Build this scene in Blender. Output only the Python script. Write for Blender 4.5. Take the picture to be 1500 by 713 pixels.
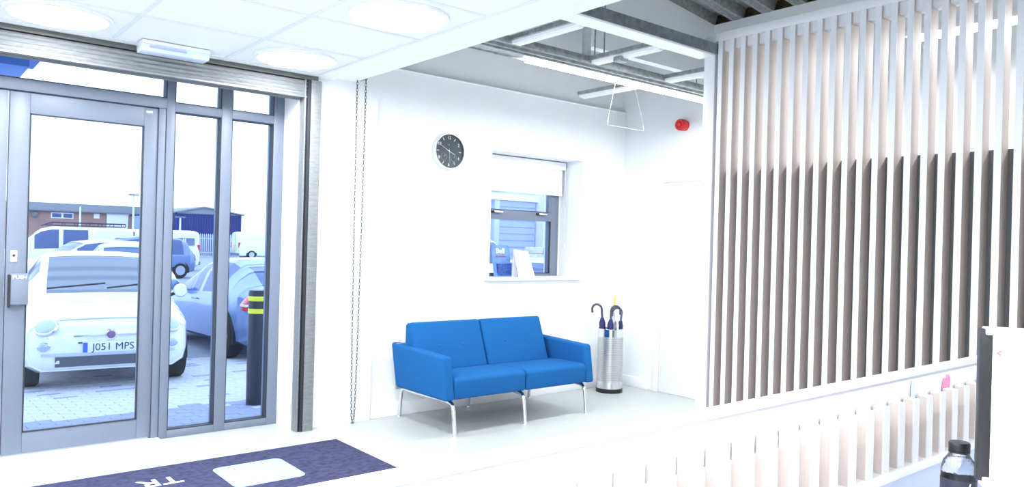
import bpy, bmesh, math, random
import numpy as np
from mathutils import Vector, Matrix
from mathutils.bvhtree import BVHTree
random.seed(4)
for o in list(bpy.data.objects): bpy.data.objects.remove(o, do_unlink=True)
S = bpy.context.scene
COL = S.collection
PI = math.pi

# ------------------------------------------------------------------ camera
F_PX, ROLL, YAW, CAM_H = 1110.0, 0.027, math.radians(39.66), 1.4
cam = bpy.data.objects.new('camera', bpy.data.cameras.new('camera'))
COL.objects.link(cam)
cam.data.sensor_width = 36.0
cam.data.lens = 36.0 * F_PX / 1500.0
cam.data.clip_start, cam.data.clip_end = 0.02, 500
_f = Vector((math.sin(YAW), math.cos(YAW), 0)); _r = Vector((math.cos(YAW), -math.sin(YAW), 0)); _u = Vector((0, 0, 1))
_cr, _sr = math.cos(ROLL), math.sin(ROLL)
_R = _r * _cr + _u * _sr; _U = _u * _cr - _r * _sr
cam.matrix_world = Matrix((( _R.x, _U.x, -_f.x, 0), (_R.y, _U.y, -_f.y, 0), (_R.z, _U.z, -_f.z, CAM_H), (0, 0, 0, 1)))
S.camera = cam

# ------------------------------------------------------------------ world (overcast sky) and exposure
W = bpy.data.worlds.new('overcast_sky'); S.world = W; W.use_nodes = True
bg = W.node_tree.nodes['Background']
bg.inputs['Color'].default_value = (0.70, 0.83, 1.0, 1); bg.inputs['Strength'].default_value = 1.65
S.view_settings.view_transform = 'Standard'; S.view_settings.look = 'None'
S.view_settings.gamma = 1.0; S.view_settings.use_curve_mapping = False
S.view_settings.exposure = 0.78
LAMP_W = 12.0       # each round ceiling light
STRIP_W = 13.0      # per metre of linear light

# ------------------------------------------------------------------ materials
def lin(c):
    return tuple(((v / 255) / 12.92 if v / 255 <= .04045 else (((v / 255) + .055) / 1.055) ** 2.4) for v in c)
MATS = {}
def mat(name, rgb, rough=.5, metal=0., var=0., scale=20., bump=0., bscale=None, emit=None, estr=0., coat=0., spec=.5, stretch=None, trans=0.):
    if name in MATS: return MATS[name]
    m = bpy.data.materials.new(name); m.use_nodes = True
    nt = m.node_tree; b = nt.nodes['Principled BSDF']
    c = lin(rgb)
    b.inputs['Base Color'].default_value = (*c, 1); b.inputs['Roughness'].default_value = rough
    b.inputs['Metallic'].default_value = metal; b.inputs['Coat Weight'].default_value = coat
    b.inputs['Specular IOR Level'].default_value = spec; b.inputs['Transmission Weight'].default_value = trans
    if emit: b.inputs['Emission Color'].default_value = (*lin(emit), 1); b.inputs['Emission Strength'].default_value = estr
    if var or bump:
        tc = nt.nodes.new('ShaderNodeTexCoord'); mp = nt.nodes.new('ShaderNodeMapping')
        nt.links.new(tc.outputs['Object'], mp.inputs['Vector'])
        if stretch: mp.inputs['Scale'].default_value = stretch
        n = nt.nodes.new('ShaderNodeTexNoise'); n.inputs['Scale'].default_value = scale; n.inputs['Detail'].default_value = 6
        nt.links.new(mp.outputs['Vector'], n.inputs['Vector'])
        if var:
            r = nt.nodes.new('ShaderNodeValToRGB')
            r.color_ramp.elements[0].position = .3; r.color_ramp.elements[1].position = .7
            r.color_ramp.elements[0].color = (*[v * (1 - var) for v in c], 1)
            r.color_ramp.elements[1].color = (*[min(1, v * (1 + var)) for v in c], 1)
            nt.links.new(n.outputs['Fac'], r.inputs['Fac']); nt.links.new(r.outputs['Color'], b.inputs['Base Color'])
        if bump:
            n2 = n
            if bscale:
                n2 = nt.nodes.new('ShaderNodeTexNoise'); n2.inputs['Scale'].default_value = bscale; n2.inputs['Detail'].default_value = 4
                nt.links.new(mp.outputs['Vector'], n2.inputs['Vector'])
            bp = nt.nodes.new('ShaderNodeBump'); bp.inputs['Strength'].default_value = bump; bp.inputs['Distance'].default_value = .01
            nt.links.new(n2.outputs['Fac'], bp.inputs['Height']); nt.links.new(bp.outputs['Normal'], b.inputs['Normal'])
    MATS[name] = m
    return m
def glass(name, tint, refl=.6):
    m = bpy.data.materials.new(name); m.use_nodes = True; nt = m.node_tree
    nt.nodes.remove(nt.nodes['Principled BSDF']); out = nt.nodes['Material Output']
    t = nt.nodes.new('ShaderNodeBsdfTransparent'); t.inputs['Color'].default_value = (*tint, 1)
    g = nt.nodes.new('ShaderNodeBsdfGlossy'); g.inputs['Roughness'].default_value = .01
    fr = nt.nodes.new('ShaderNodeFresnel'); fr.inputs['IOR'].default_value = 1.45
    mu = nt.nodes.new('ShaderNodeMath'); mu.operation = 'MULTIPLY'; mu.inputs[1].default_value = refl
    nt.links.new(fr.outputs['Fac'], mu.inputs[0])
    mx = nt.nodes.new('ShaderNodeMixShader'); nt.links.new(mu.outputs[0], mx.inputs['Fac'])
    nt.links.new(t.outputs[0], mx.inputs[1]); nt.links.new(g.outputs[0], mx.inputs[2]); nt.links.new(mx.outputs[0], out.inputs['Surface'])
    MATS[name] = m
    return m
M_wall = mat('white_wall_paint', (240, 243, 246), .7, var=.015, scale=3, bump=.03, bscale=180)
M_wallg = M_wall
M_white = mat('white_gloss_paint', (242, 243, 248), .35, bump=.02, bscale=60)
M_tile = mat('ceiling_tile', (240, 242, 248), .85, var=.02, scale=60, bump=.05, bscale=250)
M_tbar = mat('ceiling_grid_bar', (228, 231, 240), .6, bump=.01, bscale=50)
M_floor = mat('pale_vinyl_floor', (182, 186, 183), .38, var=.035, scale=9, bump=.02, bscale=120, stretch=(1, 5, 1))
M_alu = mat('grey_powdercoat', (112, 122, 140), .42, var=.05, scale=220, bump=.02, bscale=300)
M_alud = mat('dark_gasket', (38, 42, 52), .6, bump=.02, bscale=90)
M_galv = mat('galvanised_steel', (168, 172, 172), .42, .75, var=.28, scale=28, bump=.06, bscale=80)
M_galvd = mat('weathered_galvanised', (140, 143, 146), .5, .45, var=.15, scale=16, bump=.06, bscale=60, stretch=(1.2, 5, 7))
M_dark = mat('dark_slot', (34, 34, 38), .7, bump=.05, bscale=50)
M_blue = mat('blue_wool', (26, 90, 150), .95, var=.1, scale=300, bump=.25, bscale=500, spec=.15)
M_chrome = mat('chrome', (225, 228, 232), .12, 1., bump=.01, bscale=20)
M_steel = mat('brushed_steel', (205, 205, 205), .32, .9, var=.08, scale=160, bump=.03, bscale=220, stretch=(1, 1, .15))
M_black = mat('black_plastic', (24, 25, 29), .4, bump=.02, bscale=120)
M_blackg = mat('black_rubber', (30, 31, 34), .7, bump=.04, bscale=80)
M_slat = mat('beige_batten_face', (200, 189, 184), .55, var=.05, scale=60, bump=.03, bscale=90, stretch=(6, 6, .4))
M_edge = mat('white_batten_edge', (222, 224, 232), .4, bump=.02, bscale=60)
M_panel = mat('charcoal_partition', (112, 116, 118), .7, var=.05, scale=60, bump=.04, bscale=120)
M_mat = mat('navy_entrance_mat', (68, 70, 98), .98, var=.3, scale=30, bump=.5, bscale=420, spec=.1)
M_matl = mat('white_mat_print', (238, 240, 246), .95, bump=.3, bscale=420, spec=.1)
M_matb = mat('pale_blue_mat_print', (160, 210, 230), .95, var=.04, scale=40, bump=.3, bscale=420, spec=.1)
M_red = mat('red_plastic', (205, 22, 34), .3, bump=.01, bscale=40)
M_glass = glass('door_glass', (.86, .92, 1.0), .35)
M_clear = glass('clear_plastic', (.96, .98, 1.0), .9)
M_lamp = mat('lamp_diffuser', (255, 255, 255), .5, emit=(255, 255, 255), estr=6.0, bump=.01, bscale=30)
M_screen = mat('lit_screen', (250, 252, 255), .3, emit=(246, 252, 255), estr=1.6, bump=.005, bscale=30)

# ------------------------------------------------------------------ mesh helpers
class MB:
    def __init__(s): s.v = []; s.f = []
    def add(s, v, f):
        n = len(s.v); s.v += [tuple(p) for p in v]; s.f += [tuple(i + n for i in q) for q in f]; return s
    def box(s, a, b):
        x0, y0, z0 = a; x1, y1, z1 = b
        return s.add([(x0, y0, z0), (x1, y0, z0), (x1, y1, z0), (x0, y1, z0), (x0, y0, z1), (x1, y0, z1), (x1, y1, z1), (x0, y1, z1)],
                     [(0, 3, 2, 1), (4, 5, 6, 7), (0, 1, 5, 4), (1, 2, 6, 5), (2, 3, 7, 6), (3, 0, 4, 7)])
    def tube(s, pts, r, n=10, cap=True, closed=False):
        pts = [Vector(p) for p in pts]; rings = []; k = len(pts)
        rr = r if isinstance(r, (list, tuple)) else [r] * k
        up = None
        for i, p in enumerate(pts):
            if closed: d = pts[(i + 1) % k] - pts[i - 1]
            else: d = pts[min(i + 1, k - 1)] - pts[max(i - 1, 0)]
            d.normalize()
            if up is None:
                up = Vector((0, 0, 1)) if abs(d.z) < .9 else Vector((1, 0, 0))
            up = (up - d * up.dot(d)); up.normalize(); w = d.cross(up)
            rings.append([p + (up * math.cos(2 * PI * j / n) + w * math.sin(2 * PI * j / n)) * rr[i] for j in range(n)])
        v = [q for ring in rings for q in ring]; f = []
        for i in range(k if closed else k - 1):
            a = i * n; b = ((i + 1) % k) * n
            for j in range(n): f.append((a + j, a + (j + 1) % n, b + (j + 1) % n, b + j))
        if cap and not closed: f.append(tuple(range(n))[::-1]); f.append(tuple((k - 1) * n + j for j in range(n)))
        return s.add(v, f)
    def lathe(s, prof, n=32, c=(0, 0, 0), axis='z', cap=True):
        v = []; f = []; k = len(prof)
        for i, (r, h) in enumerate(prof):
            for j in range(n):
                a = 2 * PI * j / n; x, y = r * math.cos(a), r * math.sin(a)
                p = (x, y, h) if axis == 'z' else ((x, -h, y) if axis == 'y' else (h, x, y))
                v.append((p[0] + c[0], p[1] + c[1], p[2] + c[2]))
        for i in range(k - 1):
            for j in range(n): f.append((i * n + j, i * n + (j + 1) % n, (i + 1) * n + (j + 1) % n, (i + 1) * n + j))
        if cap: f.append(tuple(range(n))[::-1]); f.append(tuple((k - 1) * n + j for j in range(n)))
        return s.add(v, f)
    def prism(s, poly, a, b, axis='x'):
        n = len(poly)
        def P(p, t): return (t, p[0], p[1]) if axis == 'x' else ((p[0], t, p[1]) if axis == 'y' else (p[0], p[1], t))
        v = [P(p, a) for p in poly] + [P(p, b) for p in poly]
        f = [tuple(range(n))[::-1], tuple(range(n, 2 * n))] + [(i, (i + 1) % n, n + (i + 1) % n, n + i) for i in range(n)]
        return s.add(v, f)
    def build(s, name, m, parent=None, smooth=False, bevel=0., seg=2, sub=0, kind=None, autos=True):
        me = bpy.data.meshes.new(name); bm = bmesh.new()
        vs = [bm.verts.new(p) for p in s.v]
        for q in s.f:
            try: bm.faces.new([vs[i] for i in q])
            except ValueError: pass
        bmesh.ops.recalc_face_normals(bm, faces=bm.faces)
        if bevel:
            es = [e for e in bm.edges if e.is_manifold and e.calc_face_angle(0) > .5]
            bmesh.ops.bevel(bm, geom=es, offset=bevel, segments=seg, profile=.5, affect='EDGES', clamp_overlap=True)
        bm.to_mesh(me); bm.free()
        return ob(name, me, m, parent, smooth or bool(bevel), kind)
def ob(name, me, m, parent=None, smooth=False, kind=None):
    if m is not None and not me.materials: me.materials.append(m)
    if smooth:
        for p in me.polygons: p.use_smooth = True
        try: me.set_sharp_from_angle(angle=math.radians(42))
        except Exception: pass
    o = bpy.data.objects.new(name, me); COL.objects.link(o)
    if parent: o.parent = parent
    if kind: o['kind'] = kind
    return o
def tag(o, label, cat, group=None):
    o['label'] = label; o['category'] = cat
    if group: o['group'] = group
    return o
def thing(name, label=None, cat=None, loc=(0, 0, 0), rz=0., group=None, kind=None, rx=0.):
    o = bpy.data.objects.new(name, None); COL.objects.link(o); o.empty_display_size = .05
    o.location = loc; o.rotation_euler = (rx, 0, rz)
    if label: tag(o, label, cat, group)
    if kind: o['kind'] = kind
    return o
def box(name, a, b, m, parent=None, bevel=0., kind=None, seg=2):
    return MB().box(a, b).build(name, m, parent, bevel=bevel, kind=kind, seg=seg)
def share(o, name, parent, loc, rz=0.):
    c = bpy.data.objects.new(name, o.data); COL.objects.link(c); c.parent = parent; c.location = loc; c.rotation_euler = (0, 0, rz); return c
def text(name, body, size, m, parent, mw, ext=.001, align='CENTER', bold=0.):
    cu = bpy.data.curves.new(name, 'FONT'); cu.body = body; cu.size = size; cu.extrude = ext; cu.align_x = align; cu.align_y = 'CENTER'; cu.offset = bold
    cu.resolution_u = 3
    t = bpy.data.objects.new('tmp', cu); COL.objects.link(t)
    bpy.context.view_layer.update()
    me = bpy.data.meshes.new_from_object(t.evaluated_get(bpy.context.evaluated_depsgraph_get()))
    bpy.data.objects.remove(t); me.name = name
    me.materials.clear()
    o = ob(name, me, m, parent); o.matrix_local = mw
    return o
def frame3(o, xa, ya):
    xa = Vector(xa).normalized(); ya = Vector(ya).normalized(); za = xa.cross(ya)
    return Matrix(((xa.x, ya.x, za.x, o[0]), (xa.y, ya.y, za.y, o[1]), (xa.z, ya.z, za.z, o[2]), (0, 0, 0, 1)))
def arc(c, r, a0, a1, n, ax=(1, 0, 0), ay=(0, 0, 1)):
    ax, ay, c = Vector(ax), Vector(ay), Vector(c)
    return [c + ax * r * math.cos(a0 + (a1 - a0) * i / n) + ay * r * math.sin(a0 + (a1 - a0) * i / n) for i in range(n + 1)]
def area(name, loc, energy, parent, size, size_y=None, shape='DISK', color=(.955, .98, 1.0)):
    l = bpy.data.lights.new(name, 'AREA'); l.energy = energy; l.shape = shape; l.size = size; l.color = color
    if size_y: l.size_y = size_y
    o = bpy.data.objects.new(name, l); COL.objects.link(o); o.parent = parent; o.location = loc
    return o

# ================================================================== THE SETTING
YW, YG, ZC, XC, XR = 5.25, 5.55, 2.575, 2.50, 5.82      # wall plane, glazing plane, ceiling, ceiling edge, right wall
YO = 5.78
floor = box('floor', (-4, -3, -.12), (XR + .2, YO, 0), M_floor, kind='structure')
w = MB()
w.box((-4, YW, -.3), (-1.25, YO, 5))                      # left of the entrance
w.box((-1.25, YW, 2.60), (2.30, YO, 5))                   # lintel
w.box((2.30, YW, -.3), (4.10, YO, 2.77)).box((4.10, YW, -.3), (5.22, YO, 1.07)).box((5.22, YW, -.3), (XR + .2, YO, 2.77))
w.box((4.10, YW, 2.22), (5.22, YO, 2.77)).box((2.30, YW + .05, 2.77), (XR + .2, YO, 5))
w.box((2.43, YW - .025, 0), (2.94, YW + .01, 2.80))       # shallow pier beside the shutter
wall_back = w.build('wall_back', M_wall, kind='structure')
w = MB()
w.box((XR, -3, 0), (XR + .2, YW + .05, 3.45))
wall_right = w.build('wall_right', M_wall, kind='structure')
box('wall_left', (-4.2, -3, -.1), (-4, YO, 5), M_wall, kind='structure')
box('wall_front', (-4.2, -3.2, -.1), (XR + .2, -3, 5), M_wall, kind='structure')
# skirting boards
sk = MB().box((2.95, YW - .016, 0), (5.80, YW + .005, .10)); sk.build('baseboard_back', M_white, bevel=.003, kind='structure')
MB().box((XR - .016, 4.86, 0), (XR + .005, YW - .016, .10)).build('baseboard_right', M_white, bevel=.003, kind='structure')
# roof deck: trapezoid ribs running along x, falling towards the right wall
def zr(x): return 3.45 + .123 * (XR - x)
deck = MB(); pitch = .30; y = -3.0
prof = []
while y < YW + .3:
    prof += [(y, 0), (y + .11, 0), (y + .14, .085), (y + .27, .085)]; y += pitch
v = []; f = []
for xx in (-4.1, XR + .01):
    v += [(xx, p[0], zr(xx) + p[1]) for p in prof]
n = len(prof)
for i in range(n - 1): f.append((i, i + 1, n + i + 1, n + i))
deck.add(v, f); deck.build('roof_deck', M_galv, kind='structure')
rb = MB()
for i in range(int(8.4 / pitch)):
    for s_ in (.035, .055, .075):                         # pressed stiffeners on each rib
        yy = -3 + i * pitch + s_
        rb.add([(2.6, yy - .004, zr(2.6)), (2.6, yy + .004, zr(2.6)), (XR, yy + .004, zr(XR)), (XR, yy - .004, zr(XR)), (2.6, yy, zr(2.6) - .006), (XR, yy, zr(XR) - .006)], [(0, 4, 5, 3), (4, 1, 2, 5)])
rb.build('deck_stiffener', M_galv, bpy.data.objects['roof_deck'])
M_brown = mat('mineral_wool', (120, 104, 80), .95, var=.2, scale=30, bump=.3)
box('roof_insulation', (-4.2, -3.2, 5.0), (XR + .3, YO, 5.1), M_brown, kind='structure')
MB().add([(-4.1, -3, zr(-4.1) + .09), (XR + .2, -3, zr(XR) + .09), (XR + .2, YO, zr(XR) + .09), (-4.1, YO, zr(-4.1) + .09)], [(0, 1, 2, 3)]).build('roof_lining', M_brown, kind='structure')
box('roof_closure', (XR + .12, -3, 3.40), (XR + .3, YO, 3.75), M_brown, kind='structure')
# upper cross wall over the void and bulkhead beside the suspended ceiling
MB().add([(4.25, 4.2, 2.96), (XR + .01, 4.2, 2.96), (XR + .01, 4.2, 3.46), (4.25, 4.2, zr(4.25) + .0), (4.25, 4.28, 2.96), (XR + .01, 4.28, 2.96), (XR + .01, 4.28, 3.46), (4.25, 4.28, zr(4.25))],
         [(0, 1, 2, 3), (7, 6, 5, 4), (0, 4, 5, 1), (1, 5, 6, 2), (2, 6, 7, 3), (3, 7, 4, 0)]).build('wall_upper', M_wallg, kind='structure')
box('ceiling_bulkhead', (XC + .01, -3, 2.595), (2.735, YW - .002, 3.75), M_wall, kind='structure')

# suspended ceiling: tiles, grid and plain border
XL = [1.72 + .675 * k for k in range(-8, 2)]; YL = [5.09 - .65 * k for k in range(0, 13)]
ceil_ = thing('ceiling', kind='structure')
bd = MB()
bd.box((-4, YL[0], ZC), (XC + .05, YW, ZC + .02)).box((XL[-1], -3, ZC), (XC + .05, YL[0], ZC + .02)).box((-4, -3, ZC), (XL[0], YL[0], ZC + .02)).box((XL[0], -3, ZC), (XL[-1], YL[-1], ZC + .02))
bd.build('border_board', M_wall, ceil_)
tb = MB()
for x in XL: tb.box((x - .011, YL[-1], ZC - .004), (x + .011, YL[0], ZC + .012))
for yy in YL: tb.box((XL[0], yy - .011, ZC - .003), (XL[-1], yy + .011, ZC + .012))
tb.build('grid_bar', M_tbar, ceil_)
t0 = None
for i in range(len(XL) - 1):
    for j in range(len(YL) - 1):
        cx, cy = (XL[i] + XL[i + 1]) / 2, (YL[j] + YL[j + 1]) / 2
        if t0 is None:
            t0 = box('ceiling_tile', (-.328, -.316, 0), (.328, .316, .015), M_tile, ceil_); t0.location = (cx, cy, ZC + .004)
        else: share(t0, 'ceiling_tile', ceil_, (cx, cy, ZC + .004))

# round lights in the tiles
lamp0 = None
lamp_lab = {(2, 0): 'round flush ceiling light over the entrance door beside the emergency light', (3, 0): 'round flush ceiling light at the ceiling corner by the shutter guide',
            (3, 1): 'round flush ceiling light behind the one at the shutter corner'}
for i, x in enumerate((-1.99, -.64, .71, 2.06)):
    for j, yy in enumerate((4.765, 3.465, 2.165, .865, -.435, -1.735)):
        if i == 3 and j in (2, 3, 4): continue
        t = thing('ceiling_light', lamp_lab.get((i, j), 'round flush white light in the suspended ceiling away from the door'), 'ceiling light', (x, yy, ZC), group='round lights in the suspended ceiling')
        if lamp0 is None:
            r_ = MB().lathe([(.235, .004), (.262, .004), (.265, -.006), (.262, -.014), (.24, -.016), (.235, -.010)], 40, cap=False).build('bezel', M_white, t, True)
            d_ = MB().lathe([(.238, .003), (.238, -.011), (.12, -.014), (.001, -.015)], 40).build('diffuser_offscreen', M_lamp, t, True)
            lamp0 = (r_, d_)
        else:
            share(lamp0[0], 'bezel', t, (0, 0, 0)); share(lamp0[1], 'diffuser' if (i, j) in lamp_lab else 'diffuser_offscreen', t, (0, 0, 0))
        area('lamp_light' if (i, j) in lamp_lab else 'ceiling_lamp_%s_%s_offscreen' % (('outer', 'left', 'door', 'edge')[i], ('first', 'second', 'third', 'fourth', 'fifth', 'sixth')[j]), (0, 0, -.02), LAMP_W, t, .46)

# ------------------------------------------------------------------ entrance: doors, side lights, fan lights
def leaf(name, x0, x1, hinge_left):
    d = thing(name, kind='structure', loc=(x0, YG, 0)); wd = x1 - x0; z0, z1 = .02, 2.25; st = .107
    fr = MB()
    fr.box((0, -.03, z0), (st, .03, z1)).box((wd - st + .02, -.03, z0), (wd, .03, z1)).box((st, -.03, z0), (wd - st + .02, .03, .152)).box((st, -.03, 2.122), (wd - st + .02, .03, z1))
    fr.build('leaf_frame', M_alu, d, bevel=.003)
    g = MB()
    for a, b in (((st, -.034, .150), (st + .006, -.012, 2.124)), ((wd - st + .014, -.034, .15), (wd - st + .02, -.012, 2.124)), ((st, -.034, .15), (wd - st + .02, -.012, .156)), ((st, -.034, 2.118), (wd - st + .02, -.012, 2.124))): g.box(a, b)
    g.build('glazing_gasket', M_alud, d)
    MB().box((st, -.006, .152), (wd - st + .02, .006, 2.122)).build('glass_pane', M_glass, d)
    return d
d1 = leaf('door_1', .575, 1.421, False)
d2 = leaf('door_3', -.290, .568, True)
# push pad, cylinder lock and transom latch on the right leaf
pp = MB().box((.018, -.085, .945), (.115, -.028, 1.135)).build('push_pad', M_alu, d1, bevel=.006); pp['label'] = 'grey push pad with white lettering'
MB().box((.012, -.088, .93), (.022, -.03, 1.128)).build('pad_bracket', M_black, d1)
text('push_lettering', 'PUSH', .031, mat('white_print', (250, 250, 252), .5, bump=.01), pp, frame3((.068, -.0870, 1.113), (1, 0, 0), (0, 0, 1)), .001, bold=.0004)
lk = box('lock_plate', (.022, -.036, 1.205), (.058, -.028, 1.275), mat('satin_plate', (222, 222, 226), .4, .3, bump=.02), d1, bevel=.002)
MB().lathe([(.008, 0), (.008, .004)], 16, (.040, -.036, 1.245), 'y').build('lock_cylinder', M_alud, lk)
box('maker_label', (.77, -.0315, 2.215), (.81, -.0300, 2.229), M_white, d1)
MB().box((-.3, YG - .16, 0), (1.47, YG - .03, .012)).build('trim_2', mat('threshold_strip', (235, 236, 240), .4, .2, bump=.02), kind='structure')
# outer framework
wf = thing('window_1', kind='structure', loc=(0, YG, 0))
fm = MB(); D0, D1 = -.055, .06
fm.box((1.424, -.045, 0), (1.467, .045, 2.275))                  # door jamb
fm.build('door_jamb', M_alu, wf, bevel=.002)
for (a, b, nm) in (((1.470, D0, 0), (1.523, D1, 2.62), 'post'), ((1.838, D0, 0), (1.913, D1, 2.62), 'post'), ((2.222, D0, 0), (2.304, D1, 2.62), 'post'), ((-.345, D0, 0), (-.295, D1, 2.62), 'post'), ((-1.25, D0, 0), (-1.17, D1, 2.62), 'post'),
                   ((1.523, D0, 0), (1.838, D1, .052), 'rail'), ((1.913, D0, 0), (2.222, D1, .052), 'rail'), ((-1.17, D0, 0), (-.345, D1, .052), 'rail'),
                   ((-.295, D0, 2.256), (1.470, D1, 2.327), 'transom'), ((1.523, D0, 2.243), (1.838, D1, 2.303), 'transom'), ((1.913, D0, 2.243), (2.222, D1, 2.303), 'transom'), ((-1.17, D0, 2.243), (-.345, D1, 2.303), 'transom'),
                   ((-1.17, D0, 2.57), (2.222, D1, 2.62), 'head_rail')):
    box(nm, a, b, M_alu, wf, bevel=.003)
M_bluev = mat('blue_edge_film', (58, 92, 168), .4, bump=.01)
for x0, x1, z0, z1 in ((1.523, 1.838, .052, 2.243), (1.913, 2.222, .052, 2.243), (-1.17, -.345, .052, 2.243), (1.523, 1.838, 2.303, 2.57), (1.913, 2.222, 2.303, 2.57), (-1.17, -.345, 2.303, 2.57), (-.295, 1.470, 2.327, 2.57)):
    gs = MB(); e = .006
    gs.box((x0, -.05, z0), (x0 + e, .012, z1)).box((x1 - e, -.05, z0), (x1, .012, z1)).box((x0, -.05, z0), (x1, .012, z0 + e)).box((x0, -.05, z1 - e), (x1, .012, z1))
    gs.build('glazing_gasket', M_alud, wf)
    box('glass_pane', (x0 + e, .0, z0 + e), (x1 - e, .010, z1 - e), M_glass, wf)

# roller shutter: curtain slats, bottom bar, hood and guides
sh = thing('roller_shutter', 'galvanised roller shutter curtain rolled up above the entrance', 'roller shutter', (0, 5.19, 0))
for k in range(4):
    z = 2.424 + k * .028
    MB().prism([(-.012, z), (.0, z - .002), (.004, z + .013), (0, z + .0285), (-.012, z + .0265), (-.019, z + .014)], -1.23, 2.335).build('slat', M_galvd, sh, False)
MB().box((-1.23, -.022, 2.410), (2.335, .03, 2.424)).build('bottom_bar', M_galvd, sh, bevel=.003)
MB().prism([(.03, 2.405), (.06, 2.40), (.06, 2.54), (.03, 2.54)], -1.23, 2.30).build('lath_back', M_panel, sh)
MB().box((-1.25, -.02, 2.542), (2.415, .05, 2.574)).build('hood', mat('dull_steel', (112, 114, 112), .5, .6, var=.25, scale=18, bump=.1, stretch=(.5, 8, 8)), sh, bevel=.003)
MB().lathe([(.010, 0), (.010, .006), (.005, .011)], 12, (2.27, -.016, 2.47), 'y').build('rivet', M_galvd, sh)
for (x0, nm, sx) in ((2.31, 'a', 1), (-1.25, 'b', -1)):
    g = thing('shutter_guide', 'tall galvanised guide channel ' + ('beside the hanging chain' if sx == 1 else 'on the far jamb of the double door'), 'shutter guide', (x0, 5.16, 0))
    q = (lambda a, b: (a, b)) if sx == 1 else (lambda a, b: (-b, -a))
    for (a, b, y0, y1, m_, n_) in ((.045, .122, -.008, .092, M_galvd, 'flange'), (.0, .05, .055, .092, M_galvd, 'back_plate'), (.004, .05, .012, .056, M_dark, 'slot'), (.022, .046, -.004, .014, M_alud, 'brush_strip'), (.0, .012, .004, .056, M_galvd, 'lip')):
        xa, xb = q(a, b)
        box(n_, (xa, y0, 0), (xb, y1, 2.541), m_, g, bevel=.002)
# blue canopy sign outside, seen over the door
cs = thing('canopy_sign', 'blue box canopy fixed outside above the entrance doors', 'canopy', (0, 5.78, 2.42))
M_cb = mat('blue_canopy', (40, 92, 210), .4, bump=.01); M_cb2 = mat('light_blue_canopy', (120, 165, 240), .5, bump=.01)
box('canopy_top', (-2.2, -.02, .135), (.80, .62, .23), M_cb, cs, bevel=.004); box('canopy_soffit', (-2.2, -.02, .03), (.70, .52, .135), M_cb2, cs, bevel=.004)

# ------------------------------------------------------------------ window with blind
w2 = thing('window_2', kind='structure', loc=(0, YG, 0))
for (a, b, nm) in (((4.10, -.03, 1.09), (4.16, .04, 2.22), 'stile'), ((5.06, -.03, 1.09), (5.17, .04, 2.22), 'stile'), ((5.17, .0, 1.07), (5.23, .03, 2.22), 'packer'), ((4.16, -.03, 1.07), (5.06, .04, 1.118), 'rail'), ((4.16, -.03, 2.16), (5.06, .04, 2.22), 'rail'), ((4.16, -.035, 1.625), (5.06, .04, 1.713), 'transom')):
    box(nm, a, b, M_alu if nm != 'packer' else M_white, w2, bevel=.003)
box('sash_stile', (5.030, -.038, 1.713), (5.06, .0, 2.16), M_alu, w2, bevel=.002)
box('glass_pane', (4.16, .0, 1.118), (5.06, .008, 1.625), M_glass, w2); box('glass_pane', (4.16, .0, 1.713), (5.06, .008, 2.16), M_glass, w2)
g = MB()
for z0, z1 in ((1.118, 1.625), (1.713, 2.16)): g.box((5.05, -.036, z0), (5.062, -.02, z1)); g.box((4.16, -.036, z0), (5.06, -.028, z0 + .005))
g.build('glazing_gasket', M_alud, w2)
for hx in (4.885, 4.33):
    h = MB().box((hx - .02, -.05, 1.68), (hx + .02, -.034, 1.702)).build('latch_base', M_black, w2, bevel=.003)
    MB().box((hx - .005, -.07, 1.683), (hx + .10, -.05, 1.70)).build('latch_handle', M_chrome, h, bevel=.004)
sl = MB().box((4.04, YW - .045, 1.068), (5.24, YG - .02, 1.092)); o = sl.build('trim_1', M_white, bevel=.006, kind='structure')
bl = thing('roller_blind', 'white roller blind half lowered over the small window', 'blind', (0, YG - .07, 0))
M_blind = mat('white_blind_fabric', (246, 247, 250), .8, bump=.05, bscale=300)
MB().box((4.12, -.025, 2.135), (5.195, .03, 2.212)).build('cassette', M_white, bl, bevel=.008)
MB().box((4.14, -.002, 1.885), (5.165, .001, 2.15)).build('fabric', M_blind, bl)
MB().tube([(4.14, 0, 1.888), (5.165, 0, 1.888)], .008).build('bottom_bar', M_white, bl, True)
ch = MB(); ch.tube([(5.18, -.03, 2.15), (5.185, -.03, 1.55), (5.195, -.03, 1.40), (5.205, -.03, 1.55), (5.20, -.03, 2.15)], .0025, 6); ch.build('pull_chain', M_white, bl, True)
MB().lathe([(.001, -.03), (.008, -.02), (.008, .02), (.001, .03)], 10, (5.195, -.03, 1.385)).build('chain_weight', M_white, bl, True)
# leaflets on the sill
lf = thing('leaflet', 'blue printed leaflet propped against the window glass', 'leaflet', (4.42, 5.44, 1.092))
MB().add([(-.115, 0, 0), (.10, 0, 0), (.095, .06, .29), (-.11, .06, .29), (-.115, .002, 0), (.10, .002, 0), (.095, .062, .29), (-.11, .062, .29)], [(0, 1, 2, 3), (7, 6, 5, 4), (0, 4, 5, 1), (1, 5, 6, 2), (2, 6, 7, 3), (3, 7, 4, 0)]).build('sheet', mat('blue_print', (96, 140, 205), .5, var=.35, scale=14, bump=.02), lf)
ly = lambda z: z * .06 / .29
box('photo_panel', (-.07, ly(.02) - .004, .01), (.09, ly(.02) + .03, .12), mat('navy_print', (44, 78, 150), .5, var=.5, scale=40, bump=.02), lf)
o = text('leaflet_lettering', 'Bell', .07, mat('white_print', (250, 250, 252)), lf, frame3((-.012, ly(.235) - .004, .235), (1, 0, 0), (0, .06, .29)), .0005, bold=.001)
box('red_line', (-.07, ly(.185) - .003, .18), (.06, ly(.185) + .004, .188), M_red, lf)
cd = thing('white_card', 'blank white folded card standing on the window sill', 'card', (4.60, 5.335, 1.092))
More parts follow.
